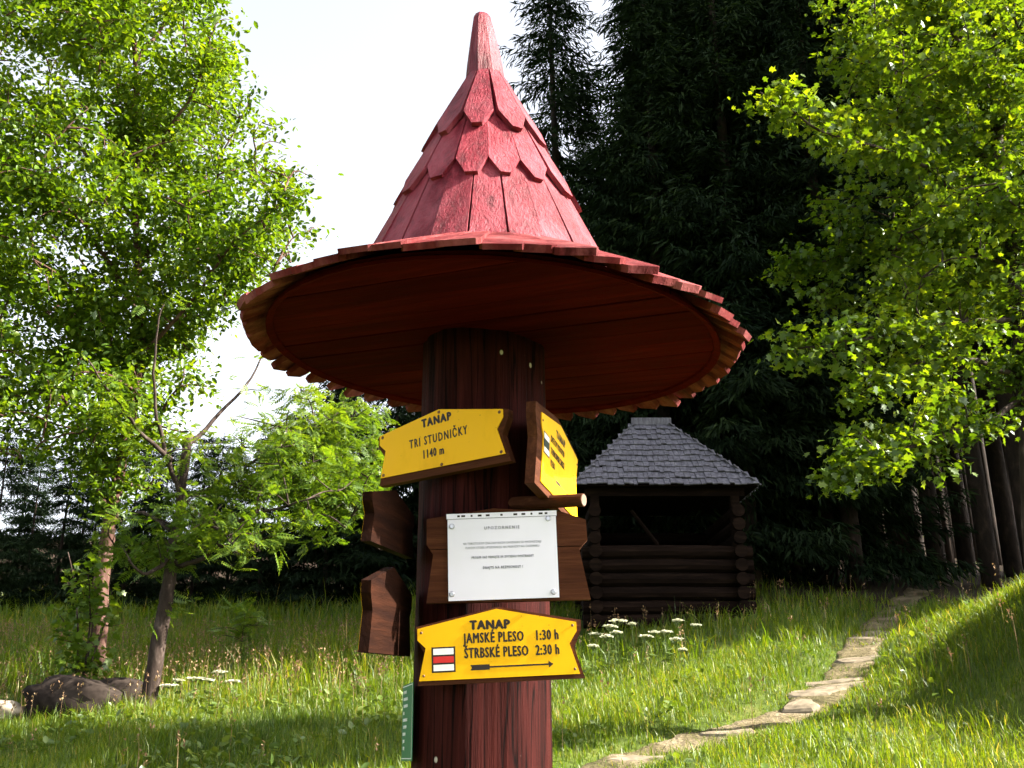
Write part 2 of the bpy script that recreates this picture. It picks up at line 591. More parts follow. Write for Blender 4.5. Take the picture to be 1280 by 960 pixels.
# wooden peg sticking out to the right, below the steep sign
pa = np.array([-.02, 2.665, 0]); pb = np.array([.185, 2.545, 0])
ph_ = 1.45 + .488
pts = [np.array([p[0], p[1], ph_ + dz]) - np.array(post_root.location) for p, dz in ((pa, .012), ((pa + pb) / 2, .006), (pb, 0))]
peg = MB().tube(pts, [.018, .0175, .017], 14, True, .04).build("peg", M_BOARD, post_root, smooth=False)
d_ = np.array(pts[2]) - np.array(pts[1]); d_ /= np.linalg.norm(d_)
MB().tube([pts[2] - d_ * .001, pts[2] + d_ * .0015], [.0155, .015], 14).build("peg_end", M_ENDGRAIN, peg)

# roof: thing > roof > shingles, soffit boards, finial
BR = .728
BH = 2.412                    # height of the rim
TILT = R(2.9)


def brim_pt(r, t, h):
    """point on the brim (tilted a little, right side down)"""
    x, y = r * math.cos(t), r * math.sin(t)
    return np.array([BX + x * math.cos(TILT) + h * math.sin(TILT), AY + y, BH + h * math.cos(TILT) - x * math.sin(TILT)])


def cone_r(h):               # h above the eye
    return .058 + (1.917 - h) * .458


def cone_pt(r, t, h):
    lean = -.008 * (h - 1.1) / .8
    return np.array([-.078 + lean + r * math.cos(t), AY + r * math.sin(t), H0 + h])


# core under the shingles
V, F = [], []
prof = [(.60, None, .012), (.45, None, .085)]
rings = []
NS = 48
for r_, _, h_ in [(.640, 0, .040), (.645, 0, .026), (.664, 0, .018), (.664, 0, .028), (.44, 0, .170)]:
    rings.append([brim_pt(r_, 2 * math.pi * k_ / NS, h_) for k_ in range(NS)])
for h_ in (1.12, 1.5, 1.915):
    rings.append([cone_pt(cone_r(h_) - .028, 2 * math.pi * k_ / NS, h_) for k_ in range(NS)])
for rg in rings:
    V += rg
for i in range(len(rings) - 1):
    for k_ in range(NS):
        k2 = (k_ + 1) % NS
        F.append((i * NS + k_, i * NS + k2, (i + 1) * NS + k2, (i + 1) * NS + k_))
F.append(tuple(range(NS - 1, -1, -1)))
F.append(tuple((len(rings) - 1) * NS + k_ for k_ in range(NS)))
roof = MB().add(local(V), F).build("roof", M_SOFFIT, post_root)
tag(roof, "pointed red hat roof with a wide shingled brim")

RO = np.array(post_root.location)


def slab(outline, normal, thick):
    """prism: outline (k,3) is the outer face, thickness goes inward"""
    o = np.asarray(outline, float)
    k_ = len(o)
    inn = o - np.asarray(normal) * thick
    Vv = np.concatenate([o, inn])
    Ff = [tuple(range(k_)), tuple(range(2 * k_ - 1, k_ - 1, -1))]
    for a in range(k_):
        b = (a + 1) % k_
        Ff.append((a, a + k_, b + k_, b))
    return Vv, Ff


def cone_row(n_, htop, hbot, lift_t, lift_b, thick, pointed, phase, name="shingle"):
    slope = math.atan(.466)
    for i in range(n_):
        t = 2 * math.pi * (i + phase) / n_ + random.uniform(-.012, .012)
        half = math.pi / n_ * (1.0 if name else 1)
        hb = hbot + random.uniform(-.010, .010)
        jl = random.uniform(-.003, .004)
        nrm = np.array([math.cos(t) * math.cos(slope), math.sin(t) * math.cos(slope), math.sin(slope)])
        tan = np.array([-math.sin(t), math.cos(t), 0])
        rt, rb = cone_r(htop), cone_r(hb)
        top = cone_pt(rt, t, htop) + nrm * (lift_t)
        bot = cone_pt(rb, t, hb) + nrm * (lift_b + jl)
        wt = rt * math.tan(half) * .965
        skew = random.uniform(-.004, .004)
        dn = (bot - top)
        if pointed:
            cut = pointed
            ws = cone_r(hb + (htop - hbot) * cut) * math.tan(half) * .965
            side = top + dn * (1 - cut)
            wf = ws * random.uniform(.28, .42)
            pts_ = [top - tan * wt, side - tan * ws, bot - tan * wf + tan * skew, bot + tan * wf + tan * skew, side + tan * ws, top + tan * wt]
        else:
            wb = rb * math.tan(half) * .965
            pts_ = [top - tan * wt, bot - tan * wb, bot + tan * wb, top + tan * wt]
        roll = random.uniform(-.02, .02)
        pts_ = [p + nrm * roll * float(np.dot(p - top, tan)) for p in pts_]
        Vv, Ff = slab(pts_, nrm, thick)
        MB().add(Vv - RO, Ff).build(name, M_ROOF, roof)


cone_row(24, 1.50, 1.105, -.004, -.002, .014, 0, .15)
cone_row(17, 1.735, 1.42, .000, .010, .014, .20, .37)
cone_row(11, 1.925, 1.625, .006, .019, .015, .22, .08)

# brim shingles
NB = 52
for i in range(NB):
    t = 2 * math.pi * (i + .3) / NB + random.uniform(-.012, .012)
    r0, r1 = .40, BR + random.uniform(-.012, .014)
    h0, h1 = .206, .020 + random.uniform(-.006, .006)
    a = brim_pt(r0, t, h0); b = brim_pt(r1, t, h1)
    tan = np.array([-math.sin(t), math.cos(t), 0])
    rad = (b - a) / np.linalg.norm(b - a)
    far = .5 + .5 * math.sin(t)              # 1 on the side away from the path
    turn = min(1, max(-1, (math.cos(t) + .12) / .6))
    roll = turn * ((.12 + .36 * max(0, math.sin(t))) if turn > 0 else (.08 + .56 * max(0, math.sin(t)))) + random.uniform(-.04, .04)
    nrm = np.cross(tan, rad); nrm = nrm if nrm[2] > 0 else -nrm
    tan2 = tan * math.cos(roll) + nrm * math.sin(roll)
    nrm2 = nrm * math.cos(roll) - tan * math.sin(roll)
    w0 = r0 * math.pi / NB * 1.02; w1 = r1 * math.pi / NB * random.uniform(1.14, 1.32)
    ch = random.uniform(.010, .02)
    e = b - rad * ch
    wf = w1 * random.uniform(.62, .85)
    pts_ = [a - tan2 * w0, e - tan2 * w1, b - tan2 * wf, b + tan2 * wf, e + tan2 * w1, a + tan2 * w0]
    pts_ = [p + nrm2 * .012 for p in pts_]
    Vv, Ff = slab(pts_, nrm2, .016 + random.uniform(-.003, .004))
    MB().add(Vv - RO, Ff).build("brim_shingle", M_BRIM, roof)

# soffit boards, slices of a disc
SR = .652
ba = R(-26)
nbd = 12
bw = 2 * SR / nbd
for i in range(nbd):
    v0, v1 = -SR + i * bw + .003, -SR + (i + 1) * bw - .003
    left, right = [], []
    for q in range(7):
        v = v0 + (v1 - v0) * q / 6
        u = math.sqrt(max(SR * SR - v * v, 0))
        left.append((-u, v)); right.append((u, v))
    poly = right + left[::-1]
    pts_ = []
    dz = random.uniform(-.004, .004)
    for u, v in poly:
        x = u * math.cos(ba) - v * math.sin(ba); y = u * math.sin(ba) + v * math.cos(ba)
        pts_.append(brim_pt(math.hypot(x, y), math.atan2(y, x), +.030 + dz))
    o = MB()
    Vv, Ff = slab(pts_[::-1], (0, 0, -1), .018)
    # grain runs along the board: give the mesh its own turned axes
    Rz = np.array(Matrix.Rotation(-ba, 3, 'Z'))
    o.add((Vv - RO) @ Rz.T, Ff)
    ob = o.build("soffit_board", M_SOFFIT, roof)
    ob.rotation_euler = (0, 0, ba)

# finial: rough-hewn tapered spike
prof = [(1.900, .070), (1.925, .064), (1.985, .058), (2.05, .049), (2.11, .040), (2.155, .031), (2.172, .022), (2.178, .004)]
V, F = [], []
nk = 9
for i, (h_, r_) in enumerate(prof):
    lean = -.012 * (h_ - 1.9) / .27
    for k_ in range(nk):
        t = 2 * math.pi * k_ / nk + .2
        rr = r_ * (1 + .06 * math.sin(k_ * 2.1 + i * .5))
        V.append(cone_pt(rr, t, h_) + np.array([lean, 0, 0]))
for i in range(len(prof) - 1):
    for k_ in range(nk):
        k2 = (k_ + 1) % nk
        F.append((i * nk + k_, i * nk + k2, (i + 1) * nk + k2, (i + 1) * nk + k_))
F.append(tuple((len(prof) - 1) * nk + k_ for k_ in range(nk)))
MB().add(local(V), F).build("finial", M_ROOF, roof)


# ------------------------------------------------------------------ signs
def flat_prism(outline, y0, y1):
    """outline in (u, v); extruded from y0 (front, towards -y) to y1"""
    k_ = len(outline)
    Vv = [(u, y0, v) for u, v in outline] + [(u, y1, v) for u, v in outline]
    area = sum(outline[i][0] * outline[(i + 1) % k_][1] - outline[(i + 1) % k_][0] * outline[i][1] for i in range(k_))
    idx = list(range(k_))
    if area < 0:
        idx = idx[::-1]
    Ff = [tuple(idx), tuple(i + k_ for i in idx[::-1])]
    for a in range(k_):
        p, q = idx[a], idx[(a + 1) % k_]
        Ff.append((q, p, p + k_, q + k_))
    return Vv, Ff


def text_part(body, u, v, size, y, parent, mat, xs=.72, bold=0.0, rot=0.0, align='LEFT', space=1.05, name="lettering"):
    cu = bpy.data.curves.new("lettering", 'FONT')
    cu.body = body
    cu.size = size
    cu.align_x = align
    cu.space_character = space
    cu.resolution_u = 2
    cu.extrude = .0004
    tmp = bpy.data.objects.new("lettering", cu)
    me = bpy.data.meshes.new_from_object(tmp)
    bpy.data.objects.remove(tmp)
    me.name = "lettering"
    n_ = len(me.vertices)
    a = np.zeros(n_ * 3)
    me.vertices.foreach_get('co', a)
    a = a.reshape(-1, 3)
    x, yy, z = a[:, 0] * xs, a[:, 1], a[:, 2]
    cr, sr = math.cos(rot), math.sin(rot)
    b = np.stack([u + x * cr - yy * sr, y - z, v + x * sr + yy * cr], 1)
    polys = [tuple(p.vertices) for p in me.polygons]
    bpy.data.meshes.remove(me)
    mbt = MB()
    if bold > 0:
        for q, (du, dv) in enumerate(((-bold, 0), (bold, 0), (0, bold * .7), (0, -bold * .7))):
            mbt.add(b + np.array([du, -.00015 * q, dv]), polys)
    else:
        mbt.add(b, polys)
    return mbt.build(name, mat, parent)


def rect_part(name, u0, v0, u1, v1, y, th, mat, parent):
    Vv, Ff = flat_prism([(u0, v0), (u1, v0), (u1, v1), (u0, v1)], y - th, y)
    return MB().add(Vv, Ff).build(name, mat, parent)


def disc_part(name, u, v, r, y, th, mat, parent, n_=10, dome=True):
    Vv, Ff = [], []
    for k_ in range(n_):
        t = 2 * math.pi * k_ / n_
        Vv.append((u + r * math.cos(t), y, v + r * math.sin(t)))
    for k_ in range(n_):
        t = 2 * math.pi * k_ / n_
        Vv.append((u + r * .6 * math.cos(t), y - th, v + r * .6 * math.sin(t)))
    for k_ in range(n_):
        k2 = (k_ + 1) % n_
        Ff.append((k_, k2, n_ + k2, n_ + k_))
    Ff.append(tuple(n_ + k_ for k_ in range(n_)))
    return MB().add(Vv, Ff).build(name, mat, parent)


SHAPE = [(-.198, -.082), (.202, -.082), (.180, -.008), (.200, .022), (.200, .044), (0, .085), (-.200, .044), (-.200, .016), (-.180, -.004)]


def scaled(shape, su, sv, grow=0.0, du=0, dv=0):
    return [(u * su + (grow if u > 0 else -grow if u < 0 else 0) + du, v * sv + (grow if v > 0 else -grow) + dv) for u, v in shape]


def sign_root(name, cx, cy, h, yaw, roll, label):
    """yaw > 0 turns the face to the left of the viewer; roll > 0 lifts the right end"""
    o = empty(name, (cx, cy, H0 + h))
    o.rotation_euler = (0, -roll, -yaw)
    tag(o, label, "sign", "boards nailed around the post")
    return o


def fit_board(parent, outline, th=.022, crack=None, mat=None):
    Vv, Ff = flat_prism(outline, 0.0, th)
    return MB().add(Vv, Ff).build("board", mat or M_BOARD, parent)


def mark(parent, u, v, s, mid, y=-.0036):
    rect_part("trail_mark", u - s, v - s * 1.04, u + s, v + s * 1.04, y, .0004, M_BLACK, parent)
    b = s * .86
    hh = s * .56
    rect_part("trail_mark_band", u - b, v + hh * .72, u + b, v + hh * 1.62, y - .0005, .0004, M_WHITE, parent)
    rect_part("trail_mark_band", u - b, v - hh * .46, u + b, v + hh * .46, y - .0005, .0004, mid, parent)
    rect_part("trail_mark_band", u - b, v - hh * 1.62, u + b, v - hh * .72, y - .0005, .0004, M_WHITE, parent)


def plate(parent, outline, y=-.0005, th=.0028):
    Vv, Ff = flat_prism(outline, y - th, y)
    return MB().add(Vv, Ff).build("plate", M_YELLOW, parent)


PY = -.0034    # front of the plates

# --- sign with the name of the place (upper left, faces left)
s1 = sign_root("place_sign", -.194, 2.607, .668, R(30), R(3.2), "yellow TANAP sign reading TRI STUDNICKY 1140 m, highest on the left")
fit_board(s1, scaled(SHAPE, 1.02, 1.02, .006, .004, -.010), .026)
s1p = plate(s1, scaled(SHAPE, 1, .96))
text_part("TANAP", -.056, .040, .032, PY, s1p, M_BLACK, .80, .0020, R(3), space=1.25)
text_part("TRI STUDNI\u010cKY", -.098, -.012, .034, PY, s1p, M_BLACK, .60, .0008, R(2.5), space=1.32)
text_part("1140 m", -.056, -.048, .033, PY, s1p, M_BLACK, .60, .0010, R(2), space=1.2)
for u, v in ((-.190, .036), (.0, .074), (.190, .036), (-.188, -.072), (.19, -.072), (.005, -.074)):
    disc_part("screw", u, v, .0048, PY, .0022, M_SCREW, s1)

# --- lowest yellow sign
s3 = sign_root("direction_sign", -.036, 2.575, .130, R(-1), R(2.6), "yellow TANAP sign pointing right to JAMSKE PLESO and STRBSKE PLESO, lowest on the post")
fit_board(s3, scaled(SHAPE, 1.0, 1.0, .008, .004, -.003), .03)
s3p = plate(s3, scaled(SHAPE, 1, 1))
text_part("TANAP", -.068, .037, .0305, PY, s3p, M_BLACK, .92, .0022, R(-.5), space=1.16)
text_part("JAMSK\u00c9 PLESO", -.084, .004, .0345, PY, s3p, M_BLACK, .60, .0012, 0, space=1.16)
text_part("1:30 h", .094, .004, .0345, PY, s3p, M_BLACK, .62, .0012, 0, space=1.12)
text_part("\u0160TRBSK\u00c9 PLESO", -.084, -.032, .0345, PY, s3p, M_BLACK, .60, .0012, 0, space=1.14)
text_part("2:30 h", .094, -.032, .0345, PY, s3p, M_BLACK, .62, .0012, 0, space=1.12)
ar = [(-.070, -.062), (-.066, -.0555), (-.070, -.049), (-.022, -.049), (-.022, -.0535), (.125, -.0535), (.125, -.047), (.137, -.0555), (.125, -.064), (.125, -.0575), (-.022, -.0575), (-.022, -.062)]
Vv, Ff = flat_prism(ar, PY - .0005, PY)
MB().add(Vv, Ff).build("arrow", M_BLACK, s3p)
mark(s3p, -.136, -.0330, .0295, M_RED)
for u, v in ((-.190, .034), (.190, .036), (-.186, -.070), (.19, -.070)):
    disc_part("screw", u, v, .0035, PY, .0015, M_SCREW, s3)

# --- steep sign on the right, faces right
SH2 = [(u, v * 1.25 if v > .03 and u else v * 1.05 if v > .03 else v * 1.62) for u, v in SHAPE]
s2 = sign_root("direction_sign", .132, 2.695, .640, R(-73), R(-5.5), "yellow sign with a green and white trail mark, turned edge-on to the right")
fit_board(s2, scaled(SH2, 1.06, 1.02, .014, -.022, -.002), .026)
s2p = plate(s2, scaled(SH2, 1, 1))
text_part("TANAP", -.050, .038, .030, PY, s2p, M_BLACK, .92, .0020, 0, space=1.16)
text_part("KMETOV VODOPAD", -.108, .006, .027, PY, s2p, M_BLACK, .55, .0003, 0, space=1.12)
text_part("TEMNOSMRECINSKE", -.108, -.028, .027, PY, s2p, M_BLACK, .55, .0003, 0, space=1.12)
text_part("PLESO", -.108, -.062, .027, PY, s2p, M_BLACK, .55, .0003, 0, space=1.12)
text_part("h", .15, -.028, .027, PY, s2p, M_BLACK, .55, .0003, 0)
mark(s2p, -.150, -.018, .0290, M_DGREEN)
a2 = [(-.05, -.092), (-.05, -.083), (.0, -.083), (.0, -.086), (.11, -.086), (.11, -.081), (.122, -.0875), (.11, -.094), (.11, -.089), (.0, -.089), (.0, -.092)]
Vv, Ff = flat_prism(a2, PY - .0005, PY)
MB().add(Vv, Ff).build("arrow", M_BLACK, s2p)
for u, v in ((-.190, .036), (.190, .036)):
    disc_part("screw", u, v, .004, PY, .002, M_SCREW, s2)

# --- bare board with the paper notice
SHP = [(-.205, -.118), (.214, -.118), (.190, .010), (.212, .034), (.210, .086), (.150, .108), (-.03, .122), (-.205, .098), (-.205, .03), (-.188, .005)]
s4 = sign_root("notice_board", -.016, 2.583, .352, R(1.5), R(1.2), "unpainted brown two-plank sign board behind the white paper notice")
lower = [(-.205, -.118), (.214, -.118), (.1985, -.004 - .030), (-.196, -.034)]
SPL = .018
low = [(-.205, -.118), (.214, -.118), (.190, .010), (.1965, SPL - .001), (-.196, SPL - .001), (-.188, .005)]
upp = [(-.1965, SPL + .001), (.197, SPL + .001), (.212, .034), (.210, .086), (.150, .108), (-.03, .122), (-.205, .098), (-.205, .03)]
for nm, ol in (("plank", low), ("plank", upp)):
    Vv, Ff = flat_prism(ol, 0, .026)
    MB().add(Vv, Ff).build(nm, M_BOARD, s4)

pn = empty("paper_notice", (-.024, 2.578, H0 + .349))
pn.rotation_euler = (0, -R(1.8), -R(1.5))
tag(pn, "white printed paper notice in a punched plastic sleeve, tacked to a brown board", "notice")
pns = rect_part("sheet", -.141, -.110, .141, .101, -.0008, .0008, M_PAPER, pn)
rect_part("binder_strip", -.1435, .0995, .1435, .1125, -.0018, .0006, M_PAPER, pn)
rect_part("strip_edge", -.1435, .0982, .1435, .0993, -.0017, .0008, M_INK, pn)
for u, w_ in ((-.112, .0035), (-.100, .005), (-.078, .0025), (-.057, .005), (-.036, .005), (0, .003), (.036, .005), (.057, .005), (.078, .0025), (.102, .005), (.116, .0035)):
    rect_part("punched_hole", u - w_, .1035, u + w_, .1085, -.0024, .0003, M_BLACK, pn)
text_part("UPOZORNENIE", 0, .069, .0115, -.0018, pns, M_INK, .85, .0001, 0, 'CENTER', 1.5)
text_part("NA TURISTICKOM ZNACKOVANOM CHODNIKU SA NACHADZAJU", 0, .031, .0082, -.0018, pns, M_INK, .68, 0, 0, 'CENTER', 1.25)
text_part("PLOCHY KTORE UPOZORNUJU NA PREKAZKY NA CHODNIKU", 0, .020, .0082, -.0018, pns, M_INK, .68, 0, 0, 'CENTER', 1.25)
text_part("PROSIM VAS VENUJTE IM ZVYSENU OPATRNOST", 0, -.005, .0084, -.0018, pns, M_INK, .72, .0001, 0, 'CENTER', 1.25)
text_part("DBAJTE NA BEZPECNOST !", 0, -.032, .0092, -.0018, pns, M_INK, .74, .0002, 0, 'CENTER', 1.3)
for u, v in ((-.130, .080), (.121, .092), (-.132, -.093), (.127, -.096)):
    disc_part("tack", u, v, .0078, -.0017, .005, M_STEEL, pn, 12)

# --- boards on the left side of the post, seen from behind
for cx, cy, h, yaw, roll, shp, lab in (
        (-.322, 2.525, .430, R(98), R(-2), scaled(SHAPE, 1.06, .92), "shaded sign board left of the post, upper one, seen from behind"),
        (-.322, 2.545, .207, R(97), R(-1), [(u * 1.08, v * 1.28) for u, v in SHAPE], "shaded brown sign board left of the post, lower one, seen from behind")):
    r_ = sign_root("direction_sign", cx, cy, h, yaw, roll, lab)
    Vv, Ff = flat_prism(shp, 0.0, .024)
    MB().add(Vv, Ff).build("board", M_BOARD_SHADED, r_)
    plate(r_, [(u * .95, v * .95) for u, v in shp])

# --- small green plate on the left of the post
gp = empty("trail_plate", (-.272, 2.744, H0 - .060))
gp.rotation_euler = (0, R(-3), -R(75))
tag(gp, "dark green plate with white text lines, low on the left of the post", "plate")
gpp = rect_part("plate", -.08, -.095, .08, .095, 0, .002, M_GREEN, gp)
rect_part("rim", -.078, -.0905, .078, -.0888, -.0022, .0004, M_WHITE, gpp)
rect_part("rim", .0755, -.0905, .0772, .0915, -.0022, .0004, M_WHITE, gpp)
rect_part("rim", -.078, .0898, .078, .0915, -.0022, .0004, M_WHITE, gpp)
for i in range(9):
    v = .072 - i * .0175
    text_part(("CHODNIK", "PODBANSKE", "PLESO 1494", "TRI", "STUDNICKY", "HRDOVO", "KRIVAN", "JAMY", "HAJ")[i] if i else "NAUCNY", -.062 + .004 * (i % 3), v, .011, -.0024, gpp, M_WHITE, .9, .0002, 0, 'LEFT', 1.2)

# ------------------------------------------------------------------ hut
HX, HY = 2.66, 18.4
hz = gz(HX, HY - 1.5) - .05
hut = empty("log_hut", (HX, HY, hz))
tag(hut, "dark open log hut with a grey shingled hip roof before the wood", "hut")
HW, HD = 1.24, 1.20
EAVE = 4.97 - hz
RIDGE = 6.44 - hz
# log walls
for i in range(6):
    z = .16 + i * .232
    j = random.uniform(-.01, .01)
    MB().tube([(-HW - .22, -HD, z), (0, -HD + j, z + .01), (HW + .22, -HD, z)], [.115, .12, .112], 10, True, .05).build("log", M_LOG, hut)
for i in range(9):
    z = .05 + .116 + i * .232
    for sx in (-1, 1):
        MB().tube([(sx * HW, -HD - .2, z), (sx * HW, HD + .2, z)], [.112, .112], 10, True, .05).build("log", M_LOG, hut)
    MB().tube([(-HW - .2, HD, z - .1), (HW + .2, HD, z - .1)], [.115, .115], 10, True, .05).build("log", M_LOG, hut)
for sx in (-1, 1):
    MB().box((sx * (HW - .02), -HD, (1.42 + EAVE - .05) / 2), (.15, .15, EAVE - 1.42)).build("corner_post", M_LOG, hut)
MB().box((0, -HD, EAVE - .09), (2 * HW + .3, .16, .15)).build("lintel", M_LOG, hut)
MB().tube([(-.55, -HD + .3, EAVE - .35), (-.1, -HD + .3, 1.5)], [.035, .035], 6).build("brace", M_LOG, hut)
# roof: inner shell + courses of shingles
EW, ED, RL = 1.60, 1.50, .33
corners = [(-EW, -ED, EAVE), (EW, -ED, EAVE), (EW, ED, EAVE), (-EW, ED, EAVE), (-RL, 0, RIDGE), (RL, 0, RIDGE)]
hroof = MB().add([(x * .99, y * .99, z - .03) for x, y, z in corners], [(0, 1, 5, 4), (1, 2, 5), (2, 3, 4, 5), (3, 0, 4), (3, 2, 1, 0)]).build("roof", M_LOG, hut)


def shingle_slope(bl, br, tr, tl, courses, wid):
    bl, br, tr, tl = [np.array(p, float) for p in (bl, br, tr, tl)]
    nrm = np.cross(br - bl, tl - bl); nrm /= np.linalg.norm(nrm)
    mb_ = MB()
    upv = (tl + tr) / 2 - (bl + br) / 2
    upn = upv / np.linalg.norm(upv)
    ch = np.linalg.norm(upv) / courses
    for c_ in range(courses):
        f0 = c_ / courses
        a, b = bl + (tl - bl) * f0, br + (tr - br) * f0
        L = np.linalg.norm(b - a)
        if L < .05:
            continue
        ex = (b - a) / L
        x = 0
        while x < L:
            w_ = min(wid * random.uniform(.7, 1.3), L - x)
            if w_ < .02:
                break
            dn = random.uniform(-.03, .02)
            lift = .035 + random.uniform(-.008, .012)
            p0 = a + ex * (x + .003) - upn * (.04 + dn) + nrm * lift
            p1 = a + ex * (x + w_ - .003) - upn * (.04 + dn) + nrm * lift
            xt = .5 * (1 if False else 1)
            p2 = p1 + upn * (ch + .03) - nrm * .028
            p3 = p0 + upn * (ch + .03) - nrm * .028
            Vv, Ff = slab([p0, p1, p2, p3], nrm, .018)
            mb_.add(Vv, Ff)
            x += w_
    return mb_


for args in ((corners[0], corners[1], corners[5], corners[4]), (corners[1], corners[2], corners[5], corners[5]), (corners[2], corners[3], corners[4], corners[5]), (corners[3], corners[0], corners[4], corners[4])):
    o = shingle_slope(*args, 11, .095).build("roof_shingles", M_SHING, hut)
    tag(o, kind="stuff")
MB().box((0, -.03, RIDGE + .05), (2 * RL + .1, .05, .14)).build("ridge_board", M_SHING, hut)


# ------------------------------------------------------------------ foliage tools
def rotmats(head, pitch, roll):
    ch, sh = np.cos(head), np.sin(head)
    cp, sp = np.cos(pitch), np.sin(pitch)
    cr, sr = np.cos(roll), np.sin(roll)
    z0 = np.zeros_like(ch); o1 = np.ones_like(ch)
    Rz = np.stack([np.stack([ch, -sh, z0], -1), np.stack([sh, ch, z0], -1), np.stack([z0, z0, o1], -1)], -2)
    Ry = np.stack([np.stack([cp, z0, -sp], -1), np.stack([z0, o1, z0], -1), np.stack([sp, z0, cp], -1)], -2)
    Rx = np.stack([np.stack([o1, z0, z0], -1), np.stack([z0, cr, -sr], -1), np.stack([z0, sr, cr], -1)], -2)
    return Rz @ Ry @ Rx


def scatter(T, TF, pos, head, pitch, roll, size):
    """copies of a template (T, TF) at pos"""
    Rm = rotmats(head, pitch, roll)
    V_ = np.einsum('nij,kj->nki', Rm, T) * size[:, None, None] + pos[:, None, :]
    k_ = len(T)
    F_ = TF[None, :, :] + (np.arange(len(pos)) * k_)[:, None, None]
    return V_.reshape(-1, 3), F_.reshape(-1, TF.shape[1])


T_OVATE = np.array([(0, 0, 0), (.32, .30, .07), (.72, .24, .05), (1, 0, -.06), (.72, -.24, .05), (.32, -.30, .07)])
F_OVATE = np.array([(0, 3, 2, 1), (0, 5, 4, 3)])
# lobed leaf as four quads
T_MAPLE = np.array([(0, 0, 0), (.18, .42, .05), (.42, .26, .03), (.62, .52, .06), (.68, .20, .02), (1.02, 0, -.06),
                    (.68, -.20, .02), (.62, -.52, .06), (.42, -.26, .03), (.18, -.42, .05), (.42, 0, -.03)])
F_MAPLE = np.array([(0, 10, 2, 1), (10, 4, 3, 2), (10, 6, 5, 4), (10, 8, 7, 6), (0, 9, 8, 10)])
_v, _fq = [], []
for i in range(6):
    xx = .18 + i * .135
    for sg in (1, -1):
        b_ = len(_v)
        ln = .30 * (1 - .25 * abs(i - 2) / 3)
        z_ = -.05 * (xx ** 2)
        _v += [(xx, 0, z_), (xx + ln * .46, sg * ln * .50, z_ + .01), (xx + ln * .45, sg * ln, z_ - .05), (xx - ln * .02, sg * ln * .62, z_)]
        _fq.append((b_, b_ + 1, b_ + 2, b_ + 3) if sg < 0 else (b_, b_ + 3, b_ + 2, b_ + 1))
b_ = len(_v)
_v += [(.96, 0, -.05), (1.1, -.05, -.06), (1.26, 0, -.09), (1.1, .05, -.06)]
_fq.append((b_, b_ + 1, b_ + 2, b_ + 3))
b_ = len(_v)
_v += [(0, -.008, 0), (1, -.006, -.05), (1, .006, -.05), (0, .008, 0)]
_fq.append((b_, b_ + 1, b_ + 2, b_ + 3))
T_PINN = np.array(_v, float)
F_PINN = np.array(_fq)


def curve(pts, k_=6):
    return dense(np.array(pts, float), k_)


class Tree:
    """limbs given by hand, clumps of leaves hung on twigs that leave the limbs"""
    def __init__(self):
        self.wood = MB()
        self.pts = []          # points on the limbs to hang twigs from

    def limb(self, pts, r0, r1, n_=7, k_=6, hang=True, wob=.03):
        c_ = curve(pts, k_)
        jit = np.cumsum(rng.normal(0, wob * .35, c_.shape), 0)
        jit -= np.linspace(0, 1, len(c_))[:, None] * jit[-1]
        c_ = c_ + jit * np.minimum(1, np.arange(len(c_)) / 3.)[:, None]
        self.wood.tube(c_, np.linspace(r0, r1, len(c_)), n_, True, .12)
        if hang:
            self.pts += list(c_[len(c_) // 4:])
        return c_

    def twigs(self, centres, r0=.014, r1=.004):
        P_ = np.array(self.pts)
        ends = []
        for c_ in centres:
            d = np.linalg.norm(P_ - c_, axis=1) + np.maximum(0, P_[:, 2] - c_[2]) * .8
            a = P_[int(np.argmin(d))]
            L = np.linalg.norm(c_ - a)
            mid = (a + c_) / 2 + rng.normal(0, .07 * L + .01, 3) + np.array([0, 0, .08 * L])
            pts_ = curve([a, mid, c_], 4)
            self.wood.tube(pts_, np.linspace(r0 * min(1.8, .6 + L), r1, len(pts_)), 4, False)
            ends.append(pts_)
            if L > .5:
                self.pts += list(pts_[3:])
                P_ = np.array(self.pts)
        return ends


def clump_leaves(ends, per, spread, T, TF, size, droop=.35, flat=.6, pitch_sd=.5):
    pos = []
    for pts_ in ends:
        k_ = int(rng.poisson(per))
        tt = .25 + .75 * np.sqrt(rng.random(k_)) if k_ else np.zeros(0)
        idx = np.clip((tt * (len(pts_) - 1)).astype(int), 0, len(pts_) - 1)
        q = pts_[idx] + rng.normal(0, 1, (k_, 3)) * np.array([spread, spread, spread * flat])
        pos.append(q)
    pos = np.concatenate(pos)
    m_ = len(pos)
    return scatter(T, TF, pos, rng.random(m_) * 6.283, rng.normal(-droop, pitch_sd, m_), rng.normal(0, .5, m_), size * rng.uniform(.5, 1.3, m_))


def on_limbs(tree, n_, sd):
    P_ = np.array(tree.pts)
    return P_[rng.integers(0, len(P_), n_)] + rng.normal(0, sd, (n_, 3))


def in_ellipsoids(n_, ells, shell=.0):
    out_ = []
    wts = np.array([e[1][0] * e[1][1] * e[1][2] for e in ells]) ** .8
    wts = wts / wts.sum()
    for e, w_ in zip(ells, wts):
        k_ = max(3, int(n_ * w_))
        d = rng.normal(0, 1, (k_, 3))
        d /= np.linalg.norm(d, axis=1)[:, None]
        r_ = (shell + (1 - shell) * rng.random(k_)) ** (1 / 2.2)
        out_.append(np.array(e[0]) + d * r_[:, None] * np.array(e[1]))
    return np.concatenate(out_)


def finish_tree(name, tree, Vl, Fl, base, wood_mat_, leaf_mat_, label, cat="tree", crown="crown", group=None):
    root = empty(name, base)
    tag(root, label, cat, group)
    b = np.array(base)
    tree.wood.V = [v_ - b for v_ in tree.wood.V]
    tree.wood.build("trunk", wood_mat_, root, smooth=True)
    me_ = fast_mesh(crown, Vl - b, Fl)
    link(crown, me_, leaf_mat_, root)
    return root


